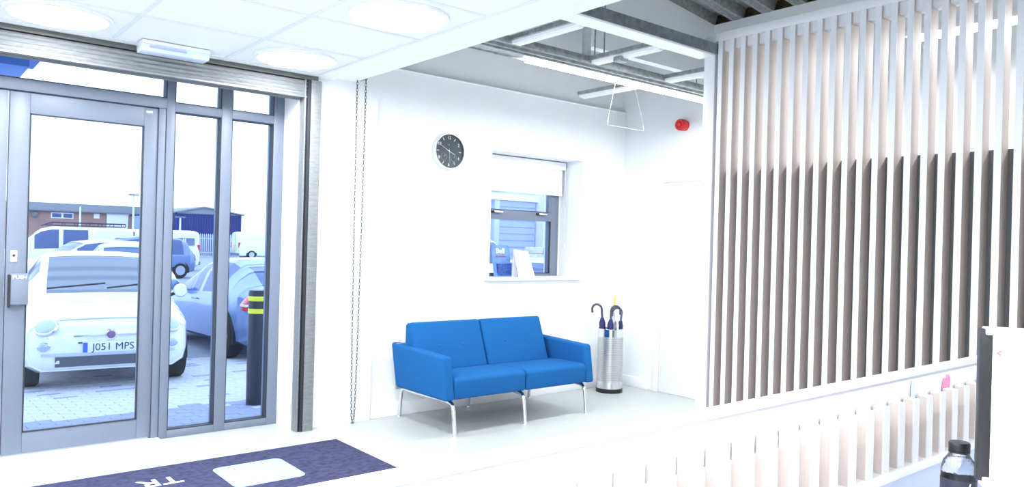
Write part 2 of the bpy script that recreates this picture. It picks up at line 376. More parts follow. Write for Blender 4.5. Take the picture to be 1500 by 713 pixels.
MB().add([(-.085, 0, 0), (.105, -.01, 0), (.08, .07, .235), (-.095, .07, .255), (-.085, .003, 0), (.105, -.007, 0), (.08, .073, .235), (-.095, .073, .255)], [(0, 1, 2, 3), (7, 6, 5, 4), (0, 4, 5, 1), (1, 5, 6, 2), (2, 6, 7, 3), (3, 7, 4, 0)]).build('front_leaf', M_blind, cd)
MB().add([(-.085, .10, 0), (.105, .09, 0), (.08, .07, .235), (-.095, .07, .255), (-.085, .103, 0), (.105, .093, 0), (.08, .073, .235), (-.095, .073, .255)], [(0, 1, 2, 3), (7, 6, 5, 4), (0, 4, 5, 1), (1, 5, 6, 2), (2, 6, 7, 3), (3, 7, 4, 0)]).build('back_leaf', M_blind, cd)

# ------------------------------------------------------------------ inner white door on the right wall
dr = thing('door_2', kind='structure', loc=(XR, 0, 0))
box('door_panel', (-.008, 3.81, .006), (.004, 4.73, 2.025), M_white, dr, bevel=.003)
MB().tube([(-.005, 3.92, 1.02), (-.045, 3.92, 1.02), (-.05, 3.96, 1.02), (-.05, 4.04, 1.02)], .009).build('door_handle', M_chrome, dr, True)
MB().lathe([(.026, 0), (.026, -.008)], 24, (-.006, 3.92, 1.02), 'x').build('handle_rose', M_chrome, dr)
ar = MB()
for a, b in (((-.022, 4.735, 0), (.004, 4.81, 2.10)), ((-.018, 3.73, 0), (.004, 3.80, 2.10)), ((-.018, 3.73, 2.03), (.004, 4.81, 2.10))): ar.box(a, b)
ar = ar.build('architrave', M_white, dr, bevel=.003)

# ================================================================== OVERHEAD SERVICES IN THE VOID
def linear(name, a, b, parent, wd=.09, power=True, m_=None):
    """linear luminaire diffuser between two points at one height (axis aligned), lit downwards"""
    a, b = Vector(a), Vector(b); along_x = abs(b.x - a.x) > abs(b.y - a.y); L = (b - a).length
    h = wd / 2
    if along_x: q = MB().box((a.x, a.y - h, a.z), (b.x, a.y + h, a.z + .03))
    else: q = MB().box((a.x - h, min(a.y, b.y), a.z), (a.x + h, max(a.y, b.y), a.z + .03))
    d = q.build(name, m_ or M_lamp, parent, bevel=.006)
    if power:
        c = (a + b) / 2
        area('strip_light', (c.x, c.y, c.z - .01), STRIP_W * L * float(power), parent, L if along_x else wd, wd if along_x else L, 'RECTANGLE')
    return d
ZT = 2.62
tr = thing('lighting_tray', 'wide galvanised tray with a lit strip crossing the void near the window wall', 'lighting tray', (0, 0, ZT))
box('tray_pan', (2.55, 3.60, .01), (XR - .005, 3.865, .014), M_galv, tr)
for y0 in (3.59, 3.86): box('tray_side', (2.55, y0, 0), (XR - .005, y0 + .01, .048), M_galv, tr, bevel=.002)
for y0 in (3.66, 3.72): box('tray_rib', (2.55, y0, -.006), (XR - .005, y0 + .017, .012), M_galv, tr, bevel=.002)
linear('tray_diffuser', (3.25, 3.80, -.018), (XR - .03, 3.80, -.018), tr, .09)
ch2 = thing('channel_beam', 'galvanised channel beam with white underside meeting the slatted screen', 'channel beam', (0, 0, ZT))
MB().box((2.68, 2.857, 0), (4.02, 2.862, .066)).box((2.68, 2.862, .06), (4.02, 3.0, .066)).box((2.68, 2.995, 0), (4.02, 3.0, .066)).build('channel', mat('dull_galvanised', (132, 138, 142), .5, .6, var=.25, scale=24, bump=.06), ch2)
box('end_bracket', (2.66, 2.845, -.008), (2.71, 3.01, .085), M_galv, ch2, bevel=.002)
linear('underside_cover', (2.70, 2.93, -.010), (4.0, 2.93, -.010), ch2, .125, power=False, m_=M_white)
for i, (x, y0, y1, lab) in enumerate(((2.96, 3.0, 3.59, 'white cross batten next to the ceiling bulkhead'), (3.65, 3.0, 3.59, 'white cross batten carrying a grey connector box'), (4.42, 3.87, 4.48, 'white cross batten between the lighting tray and the window wall'), (4.42, 2.96, 3.59, 'white cross batten close to the slatted screen'))):
    t = thing('cross_batten', lab, 'batten', (x, 0, ZT), group='battens joining the tray and the channel beam')
    box('housing', (-.03, y0, .0), (.03, y1, .044), M_white, t, bevel=.003)
    linear('underside_cover', (-.0, y0 + .02, -.010), (-.0, y1 - .02, -.010), t, .044, power=False, m_=M_white)
    box('side_channel', (-.05, y0, .018), (-.031, y1, .044), M_galv, t)
    if i == 1: box('connector_box', (-.05, 3.31, -.03), (.028, 3.37, .0), M_galv, t, bevel=.003)
st = thing('hanger_strut', 'slotted galvanised strut holding up the lighting tray', 'strut', (3.60, 3.615, ZT + .012))
hz = zr(3.60) - ZT - .012
MB().box((-.026, -.017, 0), (.026, -.014, hz)).box((-.026, -.014, 0), (-.023, .017, hz)).box((.023, -.014, 0), (.026, .017, hz)).build('strut_channel', mat('pale_galvanised', (205, 210, 214), .45, .3, var=.1, scale=24, bump=.04), st)
box('foot_plate', (-.045, -.03, 0), (.045, .03, .006), M_galv, st)
for x, yy, lab in ((3.69, 3.625, 'thin threaded rod beside the slotted strut'), (3.77, 3.615, 'thin threaded rod away from the slotted strut')):
    tag(MB().tube([(x, yy, ZT + .012), (x, yy, zr(x))], .005, 8).build('hanger_rod', M_galv, None, True), lab, 'rod', 'rods hanging the lighting tray')
for x, yy, lab in ((4.74, 3.66, 'short threaded rod at the tray end by the right wall'), (4.89, 3.68, 'last short threaded rod at the right wall')):
    tag(MB().tube([(x, yy, ZT + .012), (x, yy, ZT + .11)], .0045, 8).build('hanger_rod', M_galv, None, True), lab, 'rod', 'rods hanging the lighting tray')
# clear sign hung on two wires
sg = thing('hanging_bar', 'thin pale bar hung on two fine wires under the lighting tray', 'hanging bar', (4.14, 3.73, 2.262))
MB().tube([(-.195, 0, 0), (.195, 0, 0)], .0014, 8).build('lower_bar', mat('clear_bar', (215, 222, 228), .3, .2, bump=.01), sg, True)
for s_ in (-1, 1):
    MB().tube([(s_ * .192, 0, 0), (s_ * .192, 0, .04)], .004, 8).build('clip', M_galv, sg, True)
    MB().tube([(s_ * .192, 0, .04), (s_ * .095, .02, .345)], .0016, 6).build('wire', M_galv, sg, True)
# pipe along the lining ledge
tag(MB().tube([(2.96, YW - .009, 2.762), (5.62, YW - .009, 2.762), (5.66, YW - .009, 2.752), (5.67, YW - .009, 2.72), (5.67, YW - .009, 2.64)], .009, 8).build('conduit', M_wallg, None, True), 'thin white conduit running along the top of the wall lining', 'conduit')
# linear light hung behind the slatted screen
pl = thing('linear_pendant', 'white linear light hung behind the slatted screen', 'pendant light', (4.95, 0, 2.735))
linear('pendant_diffuser', (0, .35, 0), (0, 2.1, 0), pl, .08, power=1.6)
box('pendant_housing', (-.05, .33, .028), (.05, 2.12, .08), M_white, pl, bevel=.004)
for yy in (.6, 1.85): MB().tube([(0, yy, .075), (0, yy, zr(4.95) - 2.735)], .003, 6).build('suspension_wire', M_galv, pl, True)

# ================================================================== SLATTED SCREEN
scr = thing('slatted_screen', 'tall white edged slatted screen of beige battens beside the reception desk', 'slatted screen', (4.0, 0, 0))
NS, P0, PT = 36, 2.835, .0815
s0 = None
for k in range(NS):
    y = P0 - k * PT
    if s0 is None:
        s0 = box('slat', (.002, -.0157, 0), (.09, .0157, 2.70), M_slat, scr); s0.location = (0, y, 0)
        e0 = box('slat_edge', (-.001, -.0157, 0), (.0025, .0157, 2.70), M_edge, s0)
    else:
        s = share(s0, 'slat', scr, (0, y, 0)); share(e0, 'slat_edge', s, (0, 0, 0))
box('end_post', (-.004, 2.872, 0), (.095, 2.952, 2.752), M_edge, scr, bevel=.002)
box('top_rail', (.022, P0 - NS * PT, 2.64), (.095, 2.872, 2.752), M_edge, scr, bevel=.002)
box('top_cap', (-.004, P0 - NS * PT, 2.70), (.03, 2.872, 2.752), M_edge, scr, bevel=.002)
box('base_rail', (.022, P0 - NS * PT, 0), (.095, 2.872, .08), M_edge, scr, bevel=.002)
box('back_panel', (.095, P0 - NS * PT, 0), (.125, 2.95, 1.912), M_panel, scr)
for yy in (1.9, .6): MB().tube([(.03, yy, 2.75), (.03, yy, zr(4.03))], .002, 6).build('suspension_wire', M_galv, scr, True)

# ================================================================== RECEPTION DESK
dk = thing('reception_desk', 'white reception desk with slatted upstand and ledge', 'reception desk', (0, 0, 0))
box('front_panel', (-1.2, .835, 0), (3.0, .862, 1.08), M_white, dk)
box('counter_cap', (-1.2, .833, 1.087), (3.0, .864, 1.10), M_white, dk, bevel=.0015)
box('upstand_board', (-1.2, .829, .86), (3.0, .836, 1.002), M_slat, dk)
box('ledge', (-1.2, .785, .868), (3.0, .836, .8825), M_white, dk, bevel=.002)
box('ledge_fascia', (-1.2, .80, .74), (3.0, .834, .868), mat('pale_blue_laminate', (196, 208, 232), .35, bump=.01), dk)
box('worktop', (-1.2, .12, .715), (3.0, .80, .74), M_white, dk, bevel=.003)
for x in (-1.2, .9, 2.97): box('pedestal', (x, .2, 0), (x + .03, .83, .715), M_white, dk)
d0 = None
for k in range(48):
    x = 1.011 - .0158 + .0815 * (k - 24)
    if x > 2.97: break
    if d0 is None:
        d0 = box('slat', (0, .003, .0), (.0315, .0275, .156), M_slat, dk); d0.location = (x, .802, .882)
        de0 = box('slat_edge', (0, 0, 0), (.0315, .0032, .156), M_edge, d0); dt0 = box('slat_top', (0, .003, .1555), (.0315, .0275, .157), M_edge, d0)
    else:
        s = share(d0, 'slat', dk, (x, .802, .882)); share(de0, 'slat_edge', s, (0, 0, 0)); share(dt0, 'slat_top', s, (0, 0, 0))
# notes tucked behind the slats
M_pink = mat('pink_paper', (252, 150, 190), .8, bump=.02)
tag(MB().prism([(2.225, 1.0), (2.262, .99), (2.272, 1.062), (2.256, 1.074), (2.246, 1.060), (2.232, 1.066), (2.222, 1.050)], .8305, .8325, 'y').build('sticky_note', M_pink), 'torn pink sticky note tucked behind the desk slats', 'sticky note')
tag(MB().prism([(2.025, 1.03), (2.046, 1.03), (2.040, 1.07), (2.030, 1.078), (2.024, 1.06)], .8305, .8325, 'y').build('paper_slip', mat('pale_paper', (216, 228, 236), .8, bump=.02)), 'small pale paper slip sticking up behind the desk slats', 'paper')

# monitor
mo = thing('monitor', 'desktop monitor with black bezel and lit white screen on the desk', 'monitor', (1.752, .318, .74), math.radians(-39.66 - 18))
bz = MB()
Wd, z0, z1 = .52, .238, .523
MB().box((-Wd / 2, .0, z0), (Wd / 2, .028, z1)).build('housing', M_black, mo, bevel=.004)
for a, b, nm, m_ in (((-Wd / 2 - .004, -.012, z0 - .002), (-Wd / 2 + .017, .012, z1), 'bezel_side', M_black), ((Wd / 2 - .017, -.012, z0), (Wd / 2 + .004, .012, z1), 'bezel_side', M_black),
                     ((-Wd / 2 + .004, -.016, z1 - .011), (Wd / 2, .014, z1 + .003), 'bezel_top', mat('white_trim', (246, 248, 250), .4, bump=.01)), ((-Wd / 2 + .004, -.016, z0 - .012), (Wd / 2, .014, z0 + .006), 'bezel_bottom', mat('white_trim', (246, 248, 250)))):
    box(nm, a, b, m_, mo, bevel=.002)
box('green_marker', (-Wd / 2 + .012, -.0168, z1 - .0095), (-Wd / 2 + .055, -.0155, z1 + .001), mat('pale_green_tape', (205, 236, 180), .6, bump=.02), mo)
scn = box('screen', (-Wd / 2 + .017, -.004, z0 + .006), (Wd / 2 - .017, .001, z1 - .011), M_screen, mo)
M_ir = mat('icon_red', (240, 96, 110), .5, emit=(240, 96, 110), estr=.9, bump=.01); M_ib = mat('icon_blue', (70, 170, 215), .5, emit=(70, 170, 215), estr=.9, bump=.01); M_ig = mat('icon_grey', (150, 160, 170), .5, emit=(150, 160, 170), estr=.9, bump=.01)
def icon(cx, cz, r, m_, star=False):
    n = 14; pts = [(-Wd / 2 + .017 + cx + math.cos(2 * PI * i / n) * r * (1 if not star or i % 2 else .55), z1 - .011 - cz + math.sin(2 * PI * i / n) * r * (1 if not star or i % 2 else .55)) for i in range(n)]
    MB().prism(pts, -.0052, -.0038, 'y').build('screen_icon', m_, scn)
for cx, cz, m_ in ((.010, .034, M_ir), (.014, .031, M_ir), (.013, .037, M_ir), (.009, .175, M_ig), (.013, .178, M_ig), (.008, .228, M_ig)): icon(cx, cz, .0026, m_)
icon(.066, .054, .012, M_ib, True); icon(.063, .062, .007, M_ib, True)
MB().box((-.03, .03, .02), (.03, .05, z0 + .1)).build('stand_neck', M_black, mo, bevel=.004)
MB().box((-.12, -.05, 0), (.12, .11, .014)).build('stand_foot', M_black, mo, bevel=.005)
# bottle
bt = thing('water_bottle', 'clear plastic bottle with black cap and dark label on the desk', 'bottle', (1.775, .628, .74))
M_pet = mat('clear_pet', (235, 240, 250), .05, trans=1., bump=.15, bscale=60)
MB().lathe([(.027, 0), (.034, .006), (.034, .06), (.033, .10), (.034, .17), (.034, .206), (.030, .222), (.021, .235), (.0185, .246)], 28).build('bottle_body', M_pet, bt, True)
MB().lathe([(.0346, .085), (.0348, .188)], 28, cap=False).build('label_sleeve', mat('dark_label', (44, 44, 62), .4, var=.3, scale=40, bump=.02), bt, True)
text('label_lettering', '/', .03, mat('white_print', (250, 250, 252)), bt, frame3((-.0215, -.0282, .172), (.8, -.6, 0), (0, 0, 1)), .0006)
MB().lathe([(.0205, .246), (.0208, .260), (.019, .263), (.001, .2635)], 28).build('cap', M_black, bt, True)
MB().lathe([(.0205, .241), (.0205, .2445)], 28).build('cap_ring', M_black, bt, True)

# ================================================================== SOFA
so = thing('sofa', 'blue two seat fabric sofa on chrome legs against the white wall', 'sofa', (0, 0, 0))
def cushion(name, x0, x1, prof, parent, puff=.012, bev=.03):
    """soft block: side profile in (y,z) extruded along x, bevelled, gently crowned"""
    m_ = MB().prism(prof, x0, x1, 'x')
    o = m_.build(name, M_blue, parent, bevel=bev, seg=4)
    return o
Z = .265
for x0, x1 in ((3.175, 3.845), (3.853, 4.505)):
    me = MB(); nx, ny = 14, 14
    prof = [(4.425, Z), (4.42, .405), (4.45, .425), (4.70, .425), (4.98, .405), (4.98, Z)]
    cushion('seat', x0, x1, prof, so, bev=.018)
for x0, x1 in ((3.135, 3.79), (3.80, 4.455)):
    bk = cushion('back_cushion', x0, x1, [(4.825, .405), (4.965, .775), (5.06, .755), (5.06, .40), (4.93, .39)], so, bev=.022)
    for fx in (.33, .67):
        xx = x0 + (x1 - x0) * fx; t = .50
        c = Vector((xx, 4.825 + .14 * t - .001, .405 + .37 * t)); nrm = Vector((0, -.37, .14)).normalized()
        bmx = MB(); ring = []
        ax = Vector((1, 0, 0)); ay = Vector((0, .14, .37)).normalized()
        vv = [c + nrm * .004]; ff = []
        for r_, h_ in ((.007, .0035), (.012, .0)):
            vv += [c + (ax * math.cos(2 * PI * i / 12) + ay * math.sin(2 * PI * i / 12)) * r_ + nrm * h_ for i in range(12)]
        ff = [(0, 1 + i, 1 + (i + 1) % 12) for i in range(12)] + [(1 + i, 13 + i, 13 + (i + 1) % 12, 1 + (i + 1) % 12) for i in range(12)]
        MB().add(vv, ff).build('button', mat('button_blue', (22, 76, 150), .9, bump=.1), bk, True)
for x0, x1 in ((3.085, 3.175), (4.505, 4.595)):
    cushion('arm', x0, x1, [(4.415, .262), (4.462, .572), (5.185, .60), (5.10, .262)], so, bev=.022)
box('back_board', (3.10, 5.105, .24), (4.58, 5.125, .60), mat('grey_back_board', (150, 150, 156), .6, bump=.02), so, bevel=.004)
box('under_frame', (3.28, 4.62, .238), (4.44, 5.05, .268), M_black, so, bevel=.004)
for x, b0, f0 in ((3.185, 5.19, 4.43), (3.865, 5.19, 4.445), (4.545, 5.19, 4.455)):
    pts = [(x, f0, .008), (x, f0 + .012, .12), (x, f0 + .022, .19)] + arc((x, f0 + .075, .185), .05, PI, PI / 2, 6, (0, 1, 0)) + [(x, f0 + .16, .24), (x, 4.85, .232)] + [(x, b0 - .1, .236)] + arc((x, b0 - .07, .186), .05, PI / 2, 0, 6, (0, 1, 0)) + [(x, b0 - .012, .12), (x, b0, .008)]
    lg = MB().tube(pts, .0155, 12).build('leg', M_chrome, so, True)
    for yy in (f0, b0): MB().lathe([(.018, 0), (.018, .006), (.014, .012)], 16, (x, yy, 0)).build('foot', M_chrome, lg, True)

# ================================================================== UMBRELLA STAND
us = thing('umbrella_stand', 'perforated stainless steel cylinder stand filled with umbrellas', 'umbrella stand', (5.42, 5.01, 0))
MB().lathe([(.118, 0), (.128, 0), (.128, .035), (.122, .04)], 40).build('base_ring', M_black, us, True)
MB().lathe([(.118, .03), (.118, .60), (.122, .605), (.122, .045)], 40, cap=False).build('drum', M_steel, us, True)
MB().lathe([(.1235, .535), (.1235, .605), (.118, .608), (.117, .535)], 40, cap=False).build('top_band', M_chrome, us, True)
MB().lathe([(.1235, .04), (.1235, .105)], 40, cap=False).build('bottom_band', M_chrome, us, True)
# rows of punched holes
hv = MB()
for r_ in range(24):
    z = .125 + r_ * .0168
    for k in range(56):
        a = 2 * PI * (k + .5 * (r_ % 2)) / 56; c_, s_ = math.cos(a), math.sin(a); R_ = .1232; d = .0035
        p = lambda u, v_: ((R_) * c_ - s_ * u, (R_) * s_ + c_ * u, z + v_)
        hv.add([p(-d, 0), p(0, -d), p(d, 0), p(0, d)], [(0, 1, 2, 3)])
hv.build('punched_hole', mat('hole_dark', (120, 120, 124), .7, bump=.01), us, kind='stuff')
M_navy = mat('navy_nylon', (34, 42, 96), .6, var=.1, scale=30, bump=.1, bscale=120); M_hook = mat('grey_handle', (64, 66, 84), .3, bump=.01); M_wn = mat('white_nylon', (235, 238, 244), .6, bump=.1, bscale=120)
def umbrella(lab, base, top, m_, hook_dir, hm, straight=False):
    b = Vector(base); t = Vector(top); d = (t - b).normalized(); L = (t - b).length
    u = thing('umbrella', lab, 'umbrella', (us.location.x + b.x, us.location.y + b.y, b.z), group='umbrellas in the steel stand')
    P = lambda s_: d * s_
    pts = [P(L * q) for q in (0, .06, .2, .5, .74, .86, .93)]; rs = [.006, .010, .016, .022, .028, .027, .012]
    mb = MB(); n = 16
    mb.tube(pts, rs, n)
    mb.v = [(x + .004 * math.sin(i * 2.4), y_ + .004 * math.cos(i * 1.9), z_) for i, (x, y_, z_) in enumerate(mb.v)]
    mb.build('canopy', m_, u, True)
    MB().tube([P(L * .78), P(L)], .005, 8).build('shaft', M_chrome, u, True)
    if straight:
        MB().tube([P(L * .92), P(L * .95), P(L + .07), P(L + .09)], [.008, .012, .012, .010], 12).build('handle', hm, u, True)
    else:
        h = Vector(hook_dir).normalized(); r_ = .046; c = P(L + .03) + h * r_
        MB().tube([P(L * .88), P(L)] + [c - h * r_ * math.cos(PI * i / 12) + d * r_ * math.sin(PI * i / 12) for i in range(13)] + [c + h * r_ - d * .035], .011, 10).build('handle', hm, u, True)
umbrella('navy umbrella with dark crook handle hooking to the left over the stand rim', (-.03, .02, .05), (-.07, .055, .76), M_navy, (-.77, .64, 0), M_hook)
umbrella('navy umbrella with dark crook turned towards the middle of the stand', (-.05, -.045, .05), (-.04, -.035, .75), M_navy, (.77, -.5, 0), M_hook)
umbrella('navy umbrella with large dark crook handle beside the yellow handle', (.03, -.02, .05), (.078, -.062, .73), M_navy, (-.77, .64, 0), mat('slate_handle', (84, 88, 116), .3, bump=.01))
umbrella('white umbrella with straight yellow handle in the steel stand', (.03, .055, .05), (.065, .02, .83), M_wn, (1, 0, 0), mat('yellow_handle', (226, 196, 96), .5, bump=.02), True)
umbrella('folded navy umbrella low in the stand with short crook', (.01, -.08, .05), (.01, -.08, .60), M_navy, (.5, .8, 0), mat('pale_handle', (205, 208, 218), .4, bump=.01))

# ================================================================== CLOCK, SOUNDER, SWITCH, EMERGENCY LIGHT, CHAIN
ck = thing('wall_clock', 'round wall clock with charcoal face and silver rim above the sofa', 'clock', (3.617, YW, 2.155))
MB().lathe([(.140, 0), (.150, .002), (.150, .044), (.146, .050), (.141, .050), (.139, .036)], 56, (0, 0, 0), 'y', cap=False).build('rim', M_chrome, ck, True)
MB().lathe([(.142, .030), (.001, .0302)], 56, (0, 0, 0), 'y').build('dial', mat('charcoal_dial', (58, 64, 70), .5, bump=.01), ck)
M_wp = mat('white_print', (250, 250, 252))
for hnum in range(1, 13):
    a = hnum * PI / 6; r_ = .112
    c = (math.sin(a) * r_, -.0315, math.cos(a) * r_)
    if hnum % 2 == 0: text('numeral', str(hnum), .036, M_wp, ck, frame3(c, (1, 0, 0), (0, 0, 1)), .0005, bold=.0006)
    else:
        ux, uz = math.sin(a), math.cos(a); px_, pz_ = uz, -ux; L, wd = .012, .0028
        MB().prism([(c[0] + ux * L + px_ * wd, c[2] + uz * L + pz_ * wd), (c[0] - ux * L + px_ * wd, c[2] - uz * L + pz_ * wd), (c[0] - ux * L - px_ * wd, c[2] - uz * L - pz_ * wd), (c[0] + ux * L - px_ * wd, c[2] + uz * L - pz_ * wd)], -.0322, -.0308, 'y').build('hour_mark', M_wp, ck)
for (sx, sz, r_) in ((-.050, -.048, .030), (.048, -.052, .030)):
    sd = MB().lathe([(r_, .0306), (r_, .0316), (r_ - .002, .0316), (r_ - .002, .0306)], 28, (sx, 0, sz), 'y', cap=False).build('sub_dial', mat('dial_grey', (150, 155, 160), .5, bump=.01), ck)
    MB().prism([(sx - .001, sz), (sx + .001, sz), (sx + .013, sz + .016), (sx + .011, sz + .017)], -.0325, -.0315, 'y').build('sub_hand', M_wp, sd)
def hand(name, ang, L, wd, yy, tail=.02):
    ux, uz = math.sin(ang), math.cos(ang); px_, pz_ = uz, -ux
    MB().prism([(-ux * tail + px_ * wd, -uz * tail + pz_ * wd), (ux * L + px_ * wd * .5, uz * L + pz_ * wd * .5), (ux * L - px_ * wd * .5, uz * L - pz_ * wd * .5), (-ux * tail - px_ * wd, -uz * tail - pz_ * wd)], -yy - .0008, -yy, 'y').build(name, mat('silver_hand', (225, 228, 232), .35, .2, bump=.01), ck)
hand('hour_hand', math.radians(112), .066, .003, .034); hand('minute_hand', math.radians(-62), .098, .0024, .036); hand('second_hand', math.radians(176), .095, .0012, .038)
MB().lathe([(.006, .032), (.006, .040), (.001, .041)], 16, (0, 0, 0), 'y').build('hub', M_chrome, ck, True)
text('brand_mark', '+', .02, M_wp, ck, frame3((-.002, -.0312, .052), (1, 0, 0), (0, 0, 1)), .0004)
MB().lathe([(.141, .047), (.001, .0475)], 56, (0, 0, 0), 'y').build('cover_glass', M_clear, ck)

al = thing('alarm_sounder', 'red fire alarm sounder on the white wall above the inner door', 'alarm', (XR, 4.50, 2.56))
MB().lathe([(.052, 0), (.052, -.02)], 28, (0, 0, 0), 'x').build('base', M_red, al, True)
MB().lathe([(.050, -.018), (.055, -.03), (.055, -.075), (.050, -.088)], 28, (0, 0, 0), 'x').build('body', M_red, al, True)
MB().lathe([(.044, -.087), (.040, -.091), (.030, -.084), (.020, -.084), (.016, -.094), (.001, -.096)], 28, (0, 0, 0), 'x', cap=False).build('horn', mat('bright_red', (235, 60, 60), .3, bump=.01), al, True)

sw = thing('wall_switch', 'white double switch plate on the pier near the chain', 'switch', (2.60, YW - .025, 1.13))
box('plate', (-.073, -.009, -.043), (.073, .001, .043), M_white, sw, bevel=.003)
for s_ in (-1, 1): box('rocker', (s_ * .03 - .012, -.014, -.016), (s_ * .03 + .012, -.008, .016), M_white, sw, bevel=.002)

em = thing('emergency_light', 'white emergency bulkhead light with green lamp under the ceiling edge', 'emergency light', (1.375, 5.03, ZC))
MB().prism([(-.075, .0), (.075, .0), (.075, -.022), (-.075, -.022)], -.20, .20, 'x').build('gear_tray', M_white, em, bevel=.004)
MB().prism([(-.072, -.020), (.072, -.020), (.058, -.065), (-.058, -.065)], -.20, .20, 'x').build('diffuser', mat('frosted_diffuser', (214, 224, 246), .25, bump=.03, bscale=60), em, bevel=.006)
MB().lathe([(.001, -.012), (.014, -.008), (.017, 0), (.014, .008), (.001, .012)], 14, (.115, -.062, -.052), 'z').build('indicator', mat('green_led', (150, 255, 235), .3, emit=(120, 255, 230), estr=4., bump=.01), em, True)
box('reflector_bar', (-.16, -.076, -.045), (.06, -.067, -.035), mat('frost_bar', (178, 192, 232), .3, bump=.02), em, bevel=.003)

hc = thing('hoist_chain', 'long steel hand chain loop hanging beside the roller shutter guide', 'chain', (2.748, 5.14, 0))
lk_ = MB()
def link(c, d, side, L=.015, wd=.0065, r=.0023):
    d = Vector(d).normalized(); s2 = Vector(side); c = Vector(c); pts = []
    for i in range(10):
        a = 2 * PI * i / 10
        pts.append(c + d * (L * math.cos(a)) + s2 * (wd * math.sin(a)))
    lk_.tube(pts, r, 5, closed=True)
path = []
zs = np.arange(.03, 2.62, .0235)
for i, z in enumerate(zs):
    sp = .036 * min(1, (z / 2.4) ** .35) if z > .03 else .006
    for s_ in (-1, 1): link((s_ * sp, 0, z), (0, 0, 1), (.7, .7, 0) if (i % 2) else (.7, -.7, 0))
link((0, 0, .018), (1, 0, 0), (0, 0, 1), .012)
lk_.build('chain_links', mat('chain_steel', (92, 92, 92), .5, .3, bump=.02), hc, True, kind='stuff')
box('chain_wheel', (-.05, -.012, 2.61), (.05, .10, 2.70), M_galvd, hc, bevel=.01)

# ================================================================== ENTRANCE MAT
em_ = thing('entrance_mat', 'dark navy entrance mat with white lettering and pale blue logo', 'mat', (0, 0, 0))
box('mat_pile', (.35, 3.96, .0), (2.452, 4.816, .010), M_mat, em_, bevel=.003)
def rrect(x0, x1, y0, y1, r, n=6):
    pts = []
    for cx, cy, a in ((x1 - r, y1 - r, 0), (x0 + r, y1 - r, PI / 2), (x0 + r, y0 + r, PI), (x1 - r, y0 + r, 1.5 * PI)):
        pts += [(cx + r * math.cos(a + PI / 2 * i / n), cy + r * math.sin(a + PI / 2 * i / n)) for i in range(n + 1)]
    return pts
MB().prism(rrect(1.525, 1.945, 4.165, 4.592, .05), .0095, .0112, 'z').build('logo_square', M_matb, em_)
stp = []
for i in range(16):
    r_ = (.17 if i % 4 == 0 else .10) if i % 2 == 0 else .035
    a = 2 * PI * i / 16 + .3; stp.append((1.735 + math.cos(a) * r_, 4.378 + math.sin(a) * r_))
MB().prism(stp, .0111, .0118, 'z').build('logo_star', M_matl, em_)
text('mat_lettering', 'TR', .185, M_matl, em_, frame3((1.335, 4.515, .0105), (-1, 0, 0), (0, -1, 0)), .0012, 'LEFT', bold=.002)

# ================================================================== OUTSIDE
SL = .042
def gz(y): return -.1 - SL * (min(y, 11.0) - 5.7)
M_asph = mat('forecourt_bed', (150, 156, 170), .9, var=.12, scale=3, bump=.2, bscale=60)
gm = MB()
gm.add([(-60, 5.7, gz(5.7) - .012), (90, 5.7, gz(5.7) - .012), (90, 11, gz(11) - .012), (-60, 11, gz(11) - .012), (90, 140, gz(11) - .012), (-60, 140, gz(11) - .012)], [(0, 1, 2, 3), (3, 2, 4, 5)])
ground = gm.build('ground', M_asph, kind='structure')
M_b1 = mat('pale_block_paver', (196, 197, 204), .85, var=.12, scale=12, bump=.15, bscale=90); M_b2 = mat('blue_block_paver', (148, 154, 186), .85, var=.12, scale=12, bump=.15, bscale=90)
def brickmesh(name, m_):
    b = MB(); x, y_ = .098, .048; c = .004
    b.add([(-x, -y_, -.02), (x, -y_, -.02), (x, y_, -.02), (-x, y_, -.02), (-x, -y_, -.003), (x, -y_, -.003), (x, y_, -.003), (-x, y_, -.003), (-x + c, -y_ + c, 0), (x - c, -y_ + c, 0), (x - c, y_ - c, 0), (-x + c, y_ - c, 0)],
          [(0, 1, 5, 4), (1, 2, 6, 5), (2, 3, 7, 6), (3, 0, 4, 7), (4, 5, 9, 8), (5, 6, 10, 9), (6, 7, 11, 10), (7, 4, 8, 11), (8, 9, 10, 11)])
    return b
bA = brickmesh('a', M_b1); first = {}
restA, restB = MB(), MB(); cnt = 0
for r_ in range(52):
    y = 5.83 + r_ * .1
    for k in range(42):
        x = -1.6 + k * .2 + (.1 if r_ % 2 else 0)
        dark = (6.15 < y < 7.15 and x < 2.9) if x > 1.2 else y < 7.3
        if random.random() < .06: dark = not dark
        z = gz(y) + random.uniform(-.0015, .0015)
        near = .62 < x < 2.95 and y < 8.35 and cnt < 300
        if near:
            cnt += 1; key = dark
            if key not in first:
                o = bA.build('brick', M_b2 if dark else M_b1, ground); o.location = (x, y, z); o.rotation_euler = (-SL, 0, 0); first[key] = o
            else:
                c = share(first[key], 'brick', ground, (x, y, z)); c.rotation_euler = (-SL, 0, 0)
        else:
            (restB if dark else restA).add([(p[0] + x, p[1] + y, p[2] + z - SL * p[1]) for p in bA.v], bA.f)
restA.build('brick_field', M_b1, ground, kind='stuff'); restB.build('brick_field', M_b2, ground, kind='stuff')

